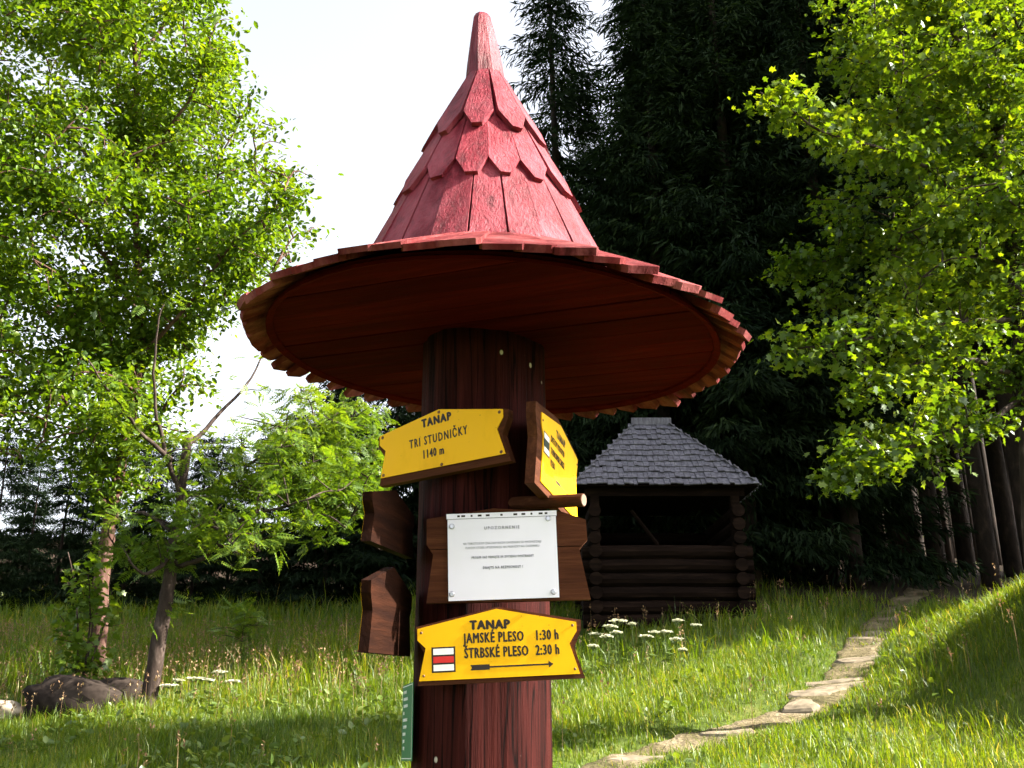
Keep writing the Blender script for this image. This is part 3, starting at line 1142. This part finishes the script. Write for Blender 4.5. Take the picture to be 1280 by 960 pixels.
# ------------------------------------------------------------------ tall leafy tree on the left (behind)
yB = 14.6
tr = Tree()
bB = at(122, 850, yB); bB[2] = gz(bB[0], bB[1]) - .1
t0 = [bB, at(125, 770, yB), at(134, 690, yB), at(143, 635, yB), at(156, 560, yB), at(172, 470, yB), at(176, 400, yB), at(170, 280, yB), at(172, 140, yB), at(165, 0, yB), at(160, -110, yB)]
tr.limb(t0, .125, .025, 12, 6, True, .02)
lims = [
    [(148, 610, 0), (110, 540, -.5), (60, 480, -1.0), (0, 430, -1.4)],
    [(140, 650, 0), (120, 600, -.2), (122, 560, -.3), (118, 520, -.4)],
    [(158, 560, 0), (200, 520, -.6), (230, 470, -.9)],
    [(165, 500, 0), (110, 440, .6), (40, 380, 1.2), (-40, 340, 1.6)],
    [(172, 450, 0), (230, 390, -.7), (290, 310, -1.2), (350, 255, -1.5)],
    [(175, 400, 0), (130, 320, -.9), (70, 250, -1.6), (0, 200, -2)],
    [(172, 330, 0), (230, 260, .6), (280, 190, 1.0), (310, 130, 1.1)],
    [(170, 280, 0), (110, 200, 1.0), (40, 130, 1.6), (-60, 80, 1.8)],
    [(171, 230, 0), (220, 150, -.8), (255, 80, -1.2), (270, 30, -1.4)],
    [(171, 160, 0), (120, 80, -.8), (60, 0, -1.3), (10, -60, -1.5)],
    [(168, 80, 0), (215, 10, .5), (235, -60, .8)],
    [(166, 520, 0), (170, 500, -1.2), (140, 470, -2.0), (90, 470, -2.4)],
]
for L_ in lims:
    tr.limb([at(a, b, yB + c_) for a, b, c_ in L_], .040, .008, 6, 5, True, .05)
ell = [(at(120, 300, yB), (2.5, 2.4, 2.2)), (at(60, 130, yB), (2.7, 2.4, 2.3)), (at(190, 70, yB), (1.5, 2.0, 2.0)), (at(100, -60, yB), (2.6, 2.2, 1.8)),
       (at(30, 420, yB), (2.2, 2.2, 1.3)), (at(170, 400, yB - .2), (1.1, 1.4, .8)), (at(-120, 250, yB), (2.0, 2.2, 3.2)),
       (at(285, 250, yB), (1.0, 1.2, 1.5)), (at(60, 530, yB - .6), (1.5, 1.4, .8)), (at(240, 330, yB), (1.3, 1.5, 1.3))]
cl = np.concatenate([on_limbs(tr, 220, .2), in_ellipsoids(1250, ell, .3)])
sil = [at(a, b, yB + rng.normal(-.6, .5)) for a, b in ((330, 150), (340, 200), (380, 240), (320, 290), (345, 330), (300, 380), (360, 285), (290, 110), (262, 60), (325, 350), (370, 250), (395, 225))]
ends = tr.twigs(cl)
V1, F1 = clump_leaves(ends, 62, .185, T_OVATE * np.array([1, .85, 1]), F_OVATE, .112, .35, .55)
e2 = tr.twigs(sil)
e2 += tr.twigs(in_ellipsoids(70, [(at(325, 250, yB), (.65, .9, 1.5)), (at(350, 300, yB - .5), (.6, .7, .7))], .1))
V2, F2 = clump_leaves(e2, 15, .16, T_OVATE, F_OVATE, .10, .35, .55)
Vl = np.concatenate([V1, V2]); Fl = np.concatenate([F1, F2 + len(V1)])
finish_tree("leafy_tree", tr, Vl, Fl, bB, M_BARK_RED, M_LEAF_B, "tall dense bright green tree filling the upper left, its reddish trunk behind the dark boulder")

# ------------------------------------------------------------------ rowan in front of it
yA = 12.4
tr = Tree()
bA = at(180, 890, yA); bA[2] = gz(bA[0], bA[1]) - .1
tr.limb([bA, at(193, 830, yA), at(205, 770, yA), at(215, 715, yA), at(223, 660, yA), at(230, 610, yA), at(236, 545, yA)], .105, .055, 12, 6, True, .015)
lims = [
    [(216, 710, 0), (250, 698, -.2), (302, 654, -.5), (356, 635, -.8), (400, 620, -1.0)],
    [(230, 620, 0), (262, 604, .2), (300, 585, .5), (360, 555, .8), (430, 540, 1.0)],
    [(228, 625, 0), (213, 567, -.3), (200, 508, -.5), (196, 440, -.7), (205, 380, -.8)],
    [(214, 575, -.25), (180, 545, -.6), (150, 505, -1.0), (110, 450, -1.4)],
    [(236, 555, 0), (268, 525, .3), (312, 480, .6), (330, 440, .8)],
    [(222, 670, 0), (180, 640, .6), (150, 655, 1.0)],
    [(224, 655, 0), (260, 660, -.7), (290, 680, -1.2)],
    [(218, 690, 0), (185, 720, -.5), (160, 700, -.9)],
]
for L_ in lims:
    tr.limb([at(a, b, yA + c_) for a, b, c_ in L_], .034, .008, 6, 5, True, .04)
ell = [(at(345, 575, yA), (.9, 1.2, .65)), (at(410, 600, yA + .6), (.75, 1.2, .85)), (at(290, 650, yA - .4), (.75, .9, .45)), 
       (at(400, 520, yA + .6), (.6, 1.0, .4)), (at(180, 680, yA), (.55, .8, .35)), (at(440, 570, yA + 1.2), (.6, 1.0, .9))]
ends = tr.twigs(np.concatenate([on_limbs(tr, 34, .16), in_ellipsoids(285, ell, .15)]), .012, .004)
Vl, Fl = clump_leaves(ends, 10.5, .13, T_PINN, F_PINN, .20, .30, .6, .4)
finish_tree("rowan_tree", tr, Vl, Fl, bA, M_BARK, M_LEAF_A, "rowan with feathery leaves and a leaning grey trunk, right of the boulder")

# leafy shoots at the foot of the tall tree
yS = 13.6
tr = Tree()
bS = at(100, 860, yS); bS[2] = gz(bS[0], bS[1]) - .05
for px_, py_, dy in ((85, 690, 0), (110, 720, -.3), (140, 740, .2), (125, 690, .3), (75, 770, -.2)):
    tr.limb([bS, bS * .5 + at(px_, py_, yS + dy) * .5 + np.array([.05, 0, .1]), at(px_, py_, yS + dy)], .018, .006, 5, 4, True, .03)
ends = tr.twigs(in_ellipsoids(46, [(at(108, 770, yS), (.48, .5, .75)), (at(105, 840, yS), (.5, .5, .3))], .2), .008, .003)
Vl, Fl = clump_leaves(ends, 16, .11, T_MAPLE, F_MAPLE, .12, .3, .6)
finish_tree("leafy_shrub", tr, Vl, Fl, bS, M_BARK, M_LEAF_A, "light green leafy shoots growing at the foot of the reddish trunk", "shrub", "foliage")

# young rowan sapling in the meadow
yS = 17.5
for (px_, py_, sc_, lab) in ((300, 790, 1.0, "young rowan sapling standing in the shaded meadow right of the leaning trunk"),):
    tr = Tree()
    bS = at(px_, py_, yS); bS[2] = gz(bS[0], bS[1]) - .05
    top = bS + np.array([.05, 0, .95])
    tr.limb([bS, (bS + top) / 2 + np.array([.04, 0, 0]), top], .014, .005, 5, 4, True, .02)
    ends = tr.twigs(in_ellipsoids(16, [(bS + np.array([0, 0, .72]), (.55, .45, .32))], .3), .006, .003)
    Vl, Fl = clump_leaves(ends, 5, .10, T_PINN, F_PINN, .26, .2, .6, .4)
    finish_tree("rowan_sapling", tr, Vl, Fl, bS, M_BARK, M_LEAF_A, lab, "sapling", "foliage")

# ------------------------------------------------------------------ maple on the right
yM = 9.6
tr = Tree()
bM = at(1300, 800, yM); bM[2] = gz(bM[0], bM[1]) - .15
tr.limb([bM, at(1294, 650, yM), at(1288, 520, yM), at(1280, 420, yM), at(1272, 330, yM), at(1254, 240, yM), at(1247, 120, yM), at(1244, 0, yM), at(1244, -120, yM)], .135, .03, 12, 6, True, .015)
lims = [
    [(1272, 470, 0), (1235, 458, -.3), (1180, 450, -.6), (1110, 470, -.9), (1065, 500, -1.0)],
    [(1268, 400, 0), (1200, 400, -.5), (1110, 420, -.9), (1030, 430, -1.1), (990, 436, -1.1)],
    [(1276, 500, 0), (1220, 530, -.4), (1150, 560, -.8), (1080, 580, -1.0), (1042, 602, -1.0)],
    [(1262, 330, 0), (1190, 310, .3), (1100, 310, .5), (1020, 330, .6), (965, 335, .6)],
    [(1256, 280, 0), (1180, 230, -.6), (1110, 190, -1.0), (1030, 165, -1.3), (950, 115, -1.4)],
    [(1250, 230, 0), (1190, 150, .5), (1120, 90, .8), (1050, 40, 1.0)],
    [(1246, 180, 0), (1275, 90, -.4), (1300, 20, -.6)],
    [(1243, 120, 0), (1190, 40, -.7), (1130, -40, -1.0)],
    [(1262, 330, 0), (1310, 270, .6), (1380, 220, 1.0)],
    [(1272, 450, 0), (1330, 420, -.4), (1400, 380, -.8)],
    [(1270, 420, 0), (1200, 360, .9), (1130, 330, 1.5)],
]
for L_ in lims:
    tr.limb([at(a, b, yM + c_) for a, b, c_ in L_], .032, .006, 6, 5, True, .035)
ell = [(at(1190, 90, yM), (1.15, 1.5, 1.1)), (at(1260, 200, yM), (1.2, 1.7, 1.5)), (at(1130, 230, yM), (.9, 1.3, .75)), (at(1190, 340, yM), (1.0, 1.5, .75)),
       (at(1100, 120, yM - .3), (.8, 1.1, .6)), (at(1090, 340, yM), (.75, 1.0, .26)), (at(1130, 430, yM - .4), (.8, 1.0, .24)), (at(1230, 430, yM), (.6, 1.2, .40)),
       (at(1130, 525, yM - .6), (.55, .8, .22)), (at(1170, 480, yM - .4), (.5, .8, .3)), (at(1085, 585, yM - .9), (.30, .5, .14)), (at(1180, -60, yM), (1.4, 1.6, .9)),
       (at(1370, 200, yM), (.7, 1.2, 1.0)), (at(1160, 580, yM - .5), (.35, .5, .14)),
       (at(1020, 430, yM - 1), (.26, .4, .14)), (at(1005, 330, yM + .5), (.28, .4, .12)), (at(975, 120, yM - 1.4), (.28, .3, .10))]
ends = tr.twigs(np.concatenate([on_limbs(tr, 260, .10), in_ellipsoids(700, ell, .25)]), .010, .003)
Vl, Fl = clump_leaves(ends, 40, .105, T_MAPLE, F_MAPLE, .076, .5, .5)
finish_tree("maple_tree", tr, Vl, Fl, bM, M_BARK, M_LEAF_M, "broadleaf tree with drooping lit sprays on the right edge, in front of the dark wood")


# ------------------------------------------------------------------ spruces
def spruce_mesh(H, rmax, z0, seed, dens=1.0, upper_r=.75):
    r_ = np.random.default_rng(seed)
    tw = MB()
    zs_ = np.linspace(-.4, H, 14)
    tw.tube([(.04 * math.sin(z * .5 + seed), .04 * math.cos(z * .4), z) for z in zs_], [max(.012, (.0088 * H) * (1 - max(z, 0) / H) ** .8) for z in zs_], 10, True, .06)
    P_, D_, S_ = [], [], []
    z = z0
    while z < H - .1:
        f_ = (z - z0) / (H - z0)
        Lm = rmax * (1 - f_) ** upper_r * (.55 + .45 * min(1, f_ * 5 + .4)) + .12
        nb = int(6 + r_.integers(0, 4))
        for b in range(nb):
            az = r_.random() * 6.283
            L = Lm * r_.uniform(.62, 1.15)
            dr0 = -.10 - .45 * (1 - f_) + r_.normal(0, .08)
            m_ = max(5, int(L / .07 * dens))
            for side in (0, 1, -1):
                if side == 0:
                    t_ = np.linspace(.12, 1, m_)
                    rad_ = t_ * L
                    zz = z + dr0 * rad_ + .22 * L * t_ ** 3 + .0
                    P_.append(np.stack([rad_ * math.cos(az), rad_ * math.sin(az), zz], 1))
                    D_.append(np.stack([np.full(m_, az), np.full(m_, dr0 * .8)], 1)); S_.append(np.full(m_, .19))
                else:
                    for t_ in np.linspace(.14, .97, max(3, int(m_ * .9))):
                        tl = (.34 * L * (1 - t_) + .13) * r_.uniform(.7, 1.2)
                        q = np.arange(.05, tl, .066 / dens ** .5)
                        if len(q) == 0:
                            continue
                        a2_ = az + side * r_.uniform(.7, 1.05)
                        rad_ = t_ * L
                        zb = z + dr0 * rad_ + .22 * L * t_ ** 3
                        hang = -.35 - .5 * r_.random()
                        P_.append(np.stack([rad_ * math.cos(az) + q * math.cos(a2_), rad_ * math.sin(az) + q * math.sin(a2_), zb + hang * q], 1))
                        D_.append(np.stack([np.full(len(q), a2_), np.full(len(q), hang)], 1)); S_.append(np.full(len(q), .155))
        z += (.30 + .16 * (1 - f_)) * r_.uniform(.8, 1.2)
    P_ = np.concatenate(P_); D_ = np.concatenate(D_); S_ = np.concatenate(S_)
    m_ = len(P_)
    P_ = P_ + r_.normal(0, .025, P_.shape)
    T = np.array([(-.15, 0, 0), (.4, -.095, .03), (1, 0, -.10), (.4, .095, .03)])
    TF = np.array([(0, 1, 2, 3)])
    V_, F_ = scatter(T, TF, P_, D_[:, 0] + r_.normal(0, .28, m_), D_[:, 1] + r_.normal(-.1, .28, m_), r_.normal(0, .8, m_), S_ * r_.uniform(.7, 1.35, m_))
    mt = bpy.data.meshes.new("trunk")
    mt.from_pydata(np.concatenate(tw.V).tolist(), [], tw.F)
    mt.polygons.foreach_set('use_smooth', np.ones(len(mt.polygons), bool))
    mt.materials.append(M_SBARK)
    mf = fast_mesh("crown", V_, F_)
    mf.materials.append(M_SPRUCE)
    return mt, mf


SPR = {
    'a': (spruce_mesh(16.5, 2.3, 1.2, 1), 16.5),
    'b': (spruce_mesh(18.0, 2.6, 1.0, 2), 18.0),
    'c': (spruce_mesh(21.0, 2.9, 6.0, 3, .9), 21.0),
    'd': (spruce_mesh(8.0, 1.7, .4, 4), 8.0),
    'e': (spruce_mesh(20.0, 2.4, 7.5, 5, .9), 20.0),
}


def spruce(kind, x, y, h, label, group, widen=1.0, rz=None, name="spruce_tree"):
    (mt, mf), H = SPR[kind]
    s_ = h / H
    root = empty(name, (x, y, gz(x, y)), random.random() * 6.28 if rz is None else rz)
    root.scale = (s_ * widen, s_ * widen, s_)
    link("trunk", mt, None, root)
    link("crown", mf, None, root)
    tag(root, label, "spruce", group)
    return root


def ground_x(px_, y):
    return float(at(px_, 700, y)[0])


# the one standing free against the sky, and its tall neighbours
spruce('a', ground_x(700, 23), 23, 19.0, "slender spruce standing against the white sky just right of the red spire", None, 1.15)
G_EDGE = "spruces behind the hut"
ORD = {838: "first tall spruce right of the slender one, straight behind the hut roof", 885: "second tall dark spruce behind the hut, counting from the slender one",
       940: "third tall dark spruce behind the hut, counting from the slender one", 990: "fourth tall dark spruce behind the hut, just left of the broadleaf crown",
       1035: "fifth tall dark spruce, half covered by the broadleaf crown on the right", 750: "narrow spruce in the gap right of the slender one, farther back",
       775: "shorter spruce filling the foot of the gap above the hut"}
for px_, y, h, kd in ((838, 21.5, 20.5, 'b'), (885, 22.5, 23, 'b'), (940, 21.0, 21.5, 'a'), (990, 23.0, 24, 'b'), (750, 27, 14.5, 'a'), (1035, 22, 22, 'b'), (850, 26.5, 19, 'a'), (900, 27, 24, 'b'), (960, 28, 24, 'b'), (775, 24.5, 12.5, 'a')):
    spruce(kd, ground_x(px_, y), y, h, ORD.get(px_, "dark spruce in the second row behind the hut, mostly covered"), G_EDGE, 1.12)
L_IN = "bare-stemmed spruce inside the dark wood on the right"
G_IN = "bare-stemmed spruces of the wood"
for px_, y, h, kd in ((1065, 21, 23, 'c'), (1100, 24, 24, 'e'), (1135, 27, 24, 'c'), (1170, 22.5, 24, 'e'), (1205, 25, 25, 'c'), (1232, 21, 23, 'e'), (1262, 23.5, 24, 'c'), (1290, 20.5, 23, 'e'),
                      (1080, 29, 24, 'e'), (1150, 31, 24, 'c'), (1190, 30, 24, 'e'), (1225, 32, 24, 'c'), (1255, 29, 24, 'e'), (1010, 26, 24, 'c'), (1330, 24, 24, 'c'), (1300, 28, 24, 'e'),
                      (1325, 33, 23, 'c'), (1365, 30, 22, 'c'), (915, 29, 22, 'e'), (1088, 26, 22, 'e'), (1120, 29, 23, 'e'), (1146, 26, 22, 'e'), (1182, 27, 22, 'e'), (1216, 28, 23, 'e'), (1243, 27, 22, 'e'), (1274, 31, 22, 'e'), (1170, 47, 24, 'c'), (1215, 50, 25, 'c'), (1258, 46, 24, 'e'), (1300, 49, 24, 'c'), (1340, 45, 24, 'e'), (1345, 36, 24, 'e'), (1000, 31, 24, 'e'), (940, 33, 24, 'c'), (870, 32, 24, 'e'), (1045, 33, 24, 'c')):
    spruce(kd, ground_x(px_, y), y, h, L_IN, G_IN)
# the wood goes on to the right, out of the picture, and keeps the hut and the far meadow in shade
L_OUT = "spruce of the forest edge farther right, beyond the picture"
for x, y, h in ((10.8, 16.5, 18), (13.8, 16.3, 20), (17, 16.3, 21), (20.5, 16.3, 21), (11.8, 19.0, 21), (14.5, 21, 22), (17.5, 19.5, 21), (21, 21, 23), (15.5, 23.5, 23), (24, 23.5, 23)):
    spruce('c', x, y, h, L_OUT, "spruces beyond the right edge", 1.1)
# background wood on the far left
L_FAR = "low dark spruce at the far edge of the meadow on the left"
L_FAR2 = "spruce in the second row at the far edge of the meadow, mostly covered"
G_FAR = "spruces along the far edge of the meadow"
for px_, y, h in ((-60, 36, 8), (-10, 33, 6.6), (35, 38, 7.4), (75, 34, 6.6), (115, 37, 7.6), (160, 35, 7.2), (200, 38, 8.4), (245, 36, 8.0), (285, 39, 9), (325, 36, 8.6), (365, 38, 9.6), (405, 35.5, 9.0), (445, 37, 10.2), (490, 36, 10.5), (540, 38, 12), (600, 37, 13), (650, 36, 13.5),
                  (20, 43, 9.5), (100, 44, 9.5), (180, 44, 10), (265, 45, 11), (345, 44, 11.5), (425, 44, 12.5), (520, 45, 14), (610, 45, 15), (690, 44, 16)):
    spruce('d', ground_x(px_, y), y, min(h * 1.2, 6.6 + max(0, px_ - 330) * .035 + (1.2 if y > 40 else 0)), L_FAR if y < 40 else L_FAR2, G_FAR, 1.2)

# bushes in the clearing behind the wood, seen between the stems
for px_, py_, y, w_, lab in ((1150, 700, 39, 1.5, "sunlit bush in the clearing behind the stems, leftmost one"), (1205, 690, 41, 1.7, "sunlit bush in the clearing behind the stems, middle one"), (1262, 685, 38, 1.5, "sunlit bush in the clearing behind the stems, rightmost one"),
                           (905, 690, 40, 1.6, "sunlit bush glimpsed between the hut and the wood")):
    tr = Tree()
    x_ = float(at(px_, py_, y)[0])
    b_ = np.array([x_, y, gz(x_, y) - .1])
    for q in range(5):
        tr.limb([b_, b_ + np.array([rng.normal(0, .4), rng.normal(0, .3), 1.0]), b_ + np.array([rng.normal(0, w_ * .7), rng.normal(0, .6), rng.uniform(1.8, 3.2)])], .03, .008, 5, 3, True, .03)
    ends = tr.twigs(in_ellipsoids(60, [(b_ + np.array([0, 0, 1.7]), (w_, 1.2, 1.7))], .3), .012, .004)
    Vl, Fl = clump_leaves(ends, 16, .22, T_OVATE, F_OVATE, .20, .3, .6)
    finish_tree("leafy_bush", tr, Vl, Fl, b_, M_BARK, M_LEAF_B, lab, "bush", "foliage", "bushes in the clearing behind the wood")

# ------------------------------------------------------------------ grass and herbs
def blades(x, y, h, w, bend):
    n_ = len(x)
    z = ground_z(x, y) - .02 - .07 * (1 - sst(.0, .22, path_dist(x, y)))
    a = rng.random(n_) * 6.283
    ca, sa = np.cos(a), np.sin(a)
    b = a + rng.normal(1.57, .5, n_)
    bx, by = np.cos(b) * bend * h, np.sin(b) * bend * h
    P0 = np.stack([x - ca * w, y - sa * w, z], 1)
    P1 = np.stack([x + ca * w, y + sa * w, z], 1)
    P2 = np.stack([x - ca * w * .8 + bx * .28, y - sa * w * .8 + by * .28, z + h * .55], 1)
    P3 = np.stack([x + ca * w * .8 + bx * .28, y + sa * w * .8 + by * .28, z + h * .55], 1)
    P4 = np.stack([x - ca * w * .12 + bx, y - sa * w * .12 + by, z + h * (1 - .35 * bend)], 1)
    P5 = np.stack([x + ca * w * .12 + bx, y + sa * w * .12 + by, z + h * (1 - .35 * bend)], 1)
    V_ = np.stack([P0, P1, P2, P3, P4, P5], 1).reshape(-1, 3)
    i = np.arange(n_) * 6
    F_ = np.concatenate([np.stack([i, i + 1, i + 3, i + 2], 1), np.stack([i + 2, i + 3, i + 5, i + 4], 1)])
    return V_, F_


def fan(n_, y0, y1, side=.62, pad=1.6):
    y = np.sqrt(rng.uniform(y0 ** 2, y1 ** 2, n_))
    x = rng.uniform(-1, 1, n_) * (side * y + pad)
    return x, y


def patch(x, y):
    return np.sin(x * 1.7 + .6 * np.sin(y * 2.1)) * np.sin(y * 1.4 + .8 * np.sin(x * 1.1)) * .5 + .5


GV, GF, off = [], [], 0
for n_, y0, y1, h0, h1, w_ in ((168000, 6.5, 13.5, .06, .19, .0036), (84000, 13.5, 26, .12, .34, .0072), (36000, 26, 48, .28, .5, .016), (20000, .6, 6.5, .06, .18, .004)):
    x, y = fan(n_, y0, y1)
    nc = n_ // 14
    cx_, cy_ = fan(nc, y0, y1)
    m2 = n_ // 2
    pick = rng.integers(0, nc, m2)
    x[:m2] = cx_[pick] + rng.normal(0, .055 * (1 + y0 / 18), m2); y[:m2] = cy_[pick] + rng.normal(0, .055 * (1 + y0 / 18), m2)
    tall = np.ones(n_); tall[:m2] = rng.uniform(.6, 1.65, nc)[pick]
    d_ = path_dist(x, y)
    lip = np.sin(x * 5.1 + 1.3 * np.sin(y * 3.7)) * np.sin(y * 5.6 + x * 2.2)
    keep = d_ > -.05 - .34 * (lip > .22) + .10 * rng.random(n_) - .10 * (rng.random(n_) < .10)
    wood_in = (x * .9 + y + 2.5 * patch(x * .7, y * .7) > 25.5) & (x > 1)
    keep &= ~(wood_in & (rng.random(n_) < .97))
    keep &= (np.hypot(x - AX, y - AY) > .22)
    keep &= ~((np.abs(x - HX) < HW + .2) & (np.abs(y - HY) < HD + .15))
    x, y, d_, tall = x[keep], y[keep], d_[keep], tall[keep]
    p_ = patch(x, y)
    h = tall * rng.uniform(h0, h1, len(x)) * (.6 + .6 * p_) * (.62 + .38 * sst(0, .7, d_))
    h = h * (1 + .5 * sst(11, 14, y) * sst(1.5, -1.5, x))
    w2 = w_ * rng.uniform(.6, 1.4, len(x))
    V_, F_ = blades(x, y, h, w2, rng.uniform(.1, .75, len(x)))
    GV.append(V_); GF.append(F_ + off); off += len(V_)
me = fast_mesh("grass", np.concatenate(GV), np.concatenate(GF))
tag(link("grass", me, M_GRASS), "green meadow grass on both sides of the path", "grass", kind="stuff")

# broad-leaved weeds low in the grass
x, y = fan(3000, 6.5, 13.5)
keep = (path_dist(x, y) > .25) & (patch(x * 1.3 + 4, y * 1.1) > .45) & ((x < .2) | (rng.random(len(x)) < .25))
x, y = x[keep], y[keep]
k_ = 3
x = np.repeat(x, k_) + rng.normal(0, .05, len(x) * k_); y = np.repeat(y, k_) + rng.normal(0, .05, len(y) * k_)
pos = np.stack([x, y, ground_z(x, y) + rng.uniform(.03, .13, len(x))], 1)
Vw, Fw = scatter(T_OVATE, F_OVATE, pos, rng.random(len(x)) * 6.283, rng.normal(.35, .4, len(x)), rng.normal(0, .4, len(x)), rng.uniform(.045, .11, len(x)))
tag(link("weeds", fast_mesh("weeds", Vw, Fw), M_WEED), "broad-leaved weeds low in the grass", "weeds", kind="stuff")

# reddish grass seed heads
x, y = fan(5200, 8, 24)
keep = (path_dist(x, y) > .3) & (((x < -1.5) & (y > 11.5)) | (rng.random(len(x)) < .14)) & (x * .9 + y < 25)
x, y = x[keep], y[keep]
hh = rng.uniform(.35, .62, len(x))
V_, F_ = blades(x, y, hh, np.full(len(x), .0022), rng.uniform(.02, .2, len(x)))
tips = V_.reshape(-1, 6, 3)[:, 4]
k_ = 7
pos = np.repeat(tips, k_, 0) + np.stack([rng.normal(0, .012, len(tips) * k_), rng.normal(0, .012, len(tips) * k_), -rng.uniform(0, .13, len(tips) * k_)], 1)
V2, F2 = scatter(T_OVATE * np.array([1, .8, 1]), F_OVATE, pos, rng.random(len(pos)) * 6.283, rng.normal(.9, .3, len(pos)), rng.normal(0, .4, len(pos)), rng.uniform(.02, .042, len(pos)))
tag(link("seed_heads", fast_mesh("seed_heads", np.concatenate([V_, V2]), np.concatenate([F_, F2 + len(V_)])), M_STRAW), "reddish brown grass seed heads above the meadow", "seed heads", kind="stuff")


def umbel(px_, y, py_top, width, label, group, name="umbel_flower"):
    top = at(px_, py_top, y)
    g0 = gz(top[0], top[1])
    base = np.array([top[0] + random.uniform(-.05, .05), top[1], g0])
    root = empty(name, tuple(base))
    tag(root, label, "flower", group)
    t_ = top - base
    fork = t_ * .86
    mb_ = MB()
    mb_.tube([(0, 0, -.03), t_ * .5 + np.array([.015, 0, 0]), fork], [.006, .005, .004], 5, False)
    P_ = []
    for k_ in range(18):
        a = random.random() * 6.28; r_ = width * 1.35 * math.sqrt(random.random())
        q = t_ + np.array([r_ * math.cos(a), r_ * math.sin(a), -.22 * r_ + random.uniform(-.006, .006)])
        mb_.tube([fork, (fork + q) / 2 + np.array([0, 0, -.005]), q], [.0025, .002, .0015], 3, False)
        for j in range(9):
            P_.append(q + np.array([random.gauss(0, .013), random.gauss(0, .013), random.gauss(0, .004)]))
    mb_.build("stem", M_STEM, root)
    P_ = np.array(P_)
    m_ = len(P_)
    V_, F_ = scatter(T_OVATE - np.array([.5, 0, 0]), F_OVATE, P_, rng.random(m_) * 6.283, rng.normal(0, .3, m_), rng.normal(0, .3, m_), rng.uniform(.022, .038, m_))
    link("flower_head", fast_mesh("flower_head", V_, F_), M_PETAL, root)
    # a couple of stem leaves
    pl = np.array([t_ * f_ for f_ in (.2, .35, .5)])
    V_, F_ = scatter(T_PINN, F_PINN, pl, rng.random(3) * 6.283, np.full(3, .3), np.zeros(3), np.full(3, .16))
    link("stem_leaf", fast_mesh("stem_leaf", V_, F_), M_STEM, root)
    return root


LR = "white umbel flower in the clump right of the lowest yellow sign"
for px_, py_, w_, y in ((771, 774, .085, 13.2), (762, 781, .06, 13.0), (769, 789, .065, 12.9), (758, 794, .05, 12.8), (745, 791, .055, 13.1), (741, 806, .045, 12.6), (790, 779, .03, 13.3),
                        (807, 794, .055, 13.0), (818, 789, .04, 13.2), (832, 788, .06, 13.1), (846, 797, .06, 12.9), (848, 774, .05, 13.6), (870, 780, .04, 13.5), (853, 811, .03, 12.5)):
    umbel(px_, y, py_, w_, LR, "white umbels right of the post")
LL = "white umbel flower beside the leaning rowan trunk on the left"
for px_, py_, w_, y in ((212, 855, .07, 12.4), (223, 849, .05, 12.8), (242, 846, .065, 12.7), (252, 847, .05, 12.9), (275, 838, .07, 12.9), (262, 849, .035, 12.6), (292, 850, .06, 12.7)):
    umbel(px_, y, py_, w_, LL, "white umbels beside the rowan")
LC = "small white clover head at the bottom edge left of the post"
for px_, py_, w_, y in ((367, 951, .03, 8.9), (381, 953, .028, 8.9)):
    umbel(px_, y, py_, w_, LC, "white heads at the bottom edge", "clover_flower")


# ------------------------------------------------------------------ stones
def boulder(name, x, y, size, mat, label, seed, sink=.25):
    r_ = np.random.default_rng(seed)
    nu, nv = 20, 12
    V_, F_ = [], []
    for j in range(nv + 1):
        th = math.pi * j / nv
        for i in range(nu):
            ph_ = 2 * math.pi * i / nu
            d = np.array([math.sin(th) * math.cos(ph_), math.sin(th) * math.sin(ph_), math.cos(th)])
            b = 1 + .13 * math.sin(3 * d[0] + seed) * math.cos(2.5 * d[1] + seed * 2) + .09 * math.sin(6 * d[2] + 4 * d[0] + seed) + .05 * math.sin(11 * d[1] + 9 * d[0])
            e = np.sign(d) * np.abs(d) ** .8
            V_.append(e * b * np.array(size))
    for j in range(nv):
        for i in range(nu):
            i2 = (i + 1) % nu
            F_.append((j * nu + i, (j + 1) * nu + i, (j + 1) * nu + i2, j * nu + i2))
    z = gz(x, y) + size[2] * (1 - sink * 2)
    o = MB().add(V_, F_).build(name, mat, None, smooth=True, loc=(x, y, z))
    tag(o, label, "stone")
    return o


q = at(92, 885, 12.1)
boulder("boulder", q[0], q[1], (.52, .42, .25), M_ROCK, "dark flat boulder in the grass at the foot of the left trees", 3, .1)
q = at(140, 870, 12.9)
boulder("boulder", q[0], q[1], (.34, .3, .2), M_ROCK, "small dark stone touching the boulder, left of the leaning trunk", 8, .1)
q = at(6, 897, 11.9)
boulder("pale_stone", q[0], q[1], (.19, .17, .12), M_PALE, "pale sunlit stone at the left edge", 5, .05)
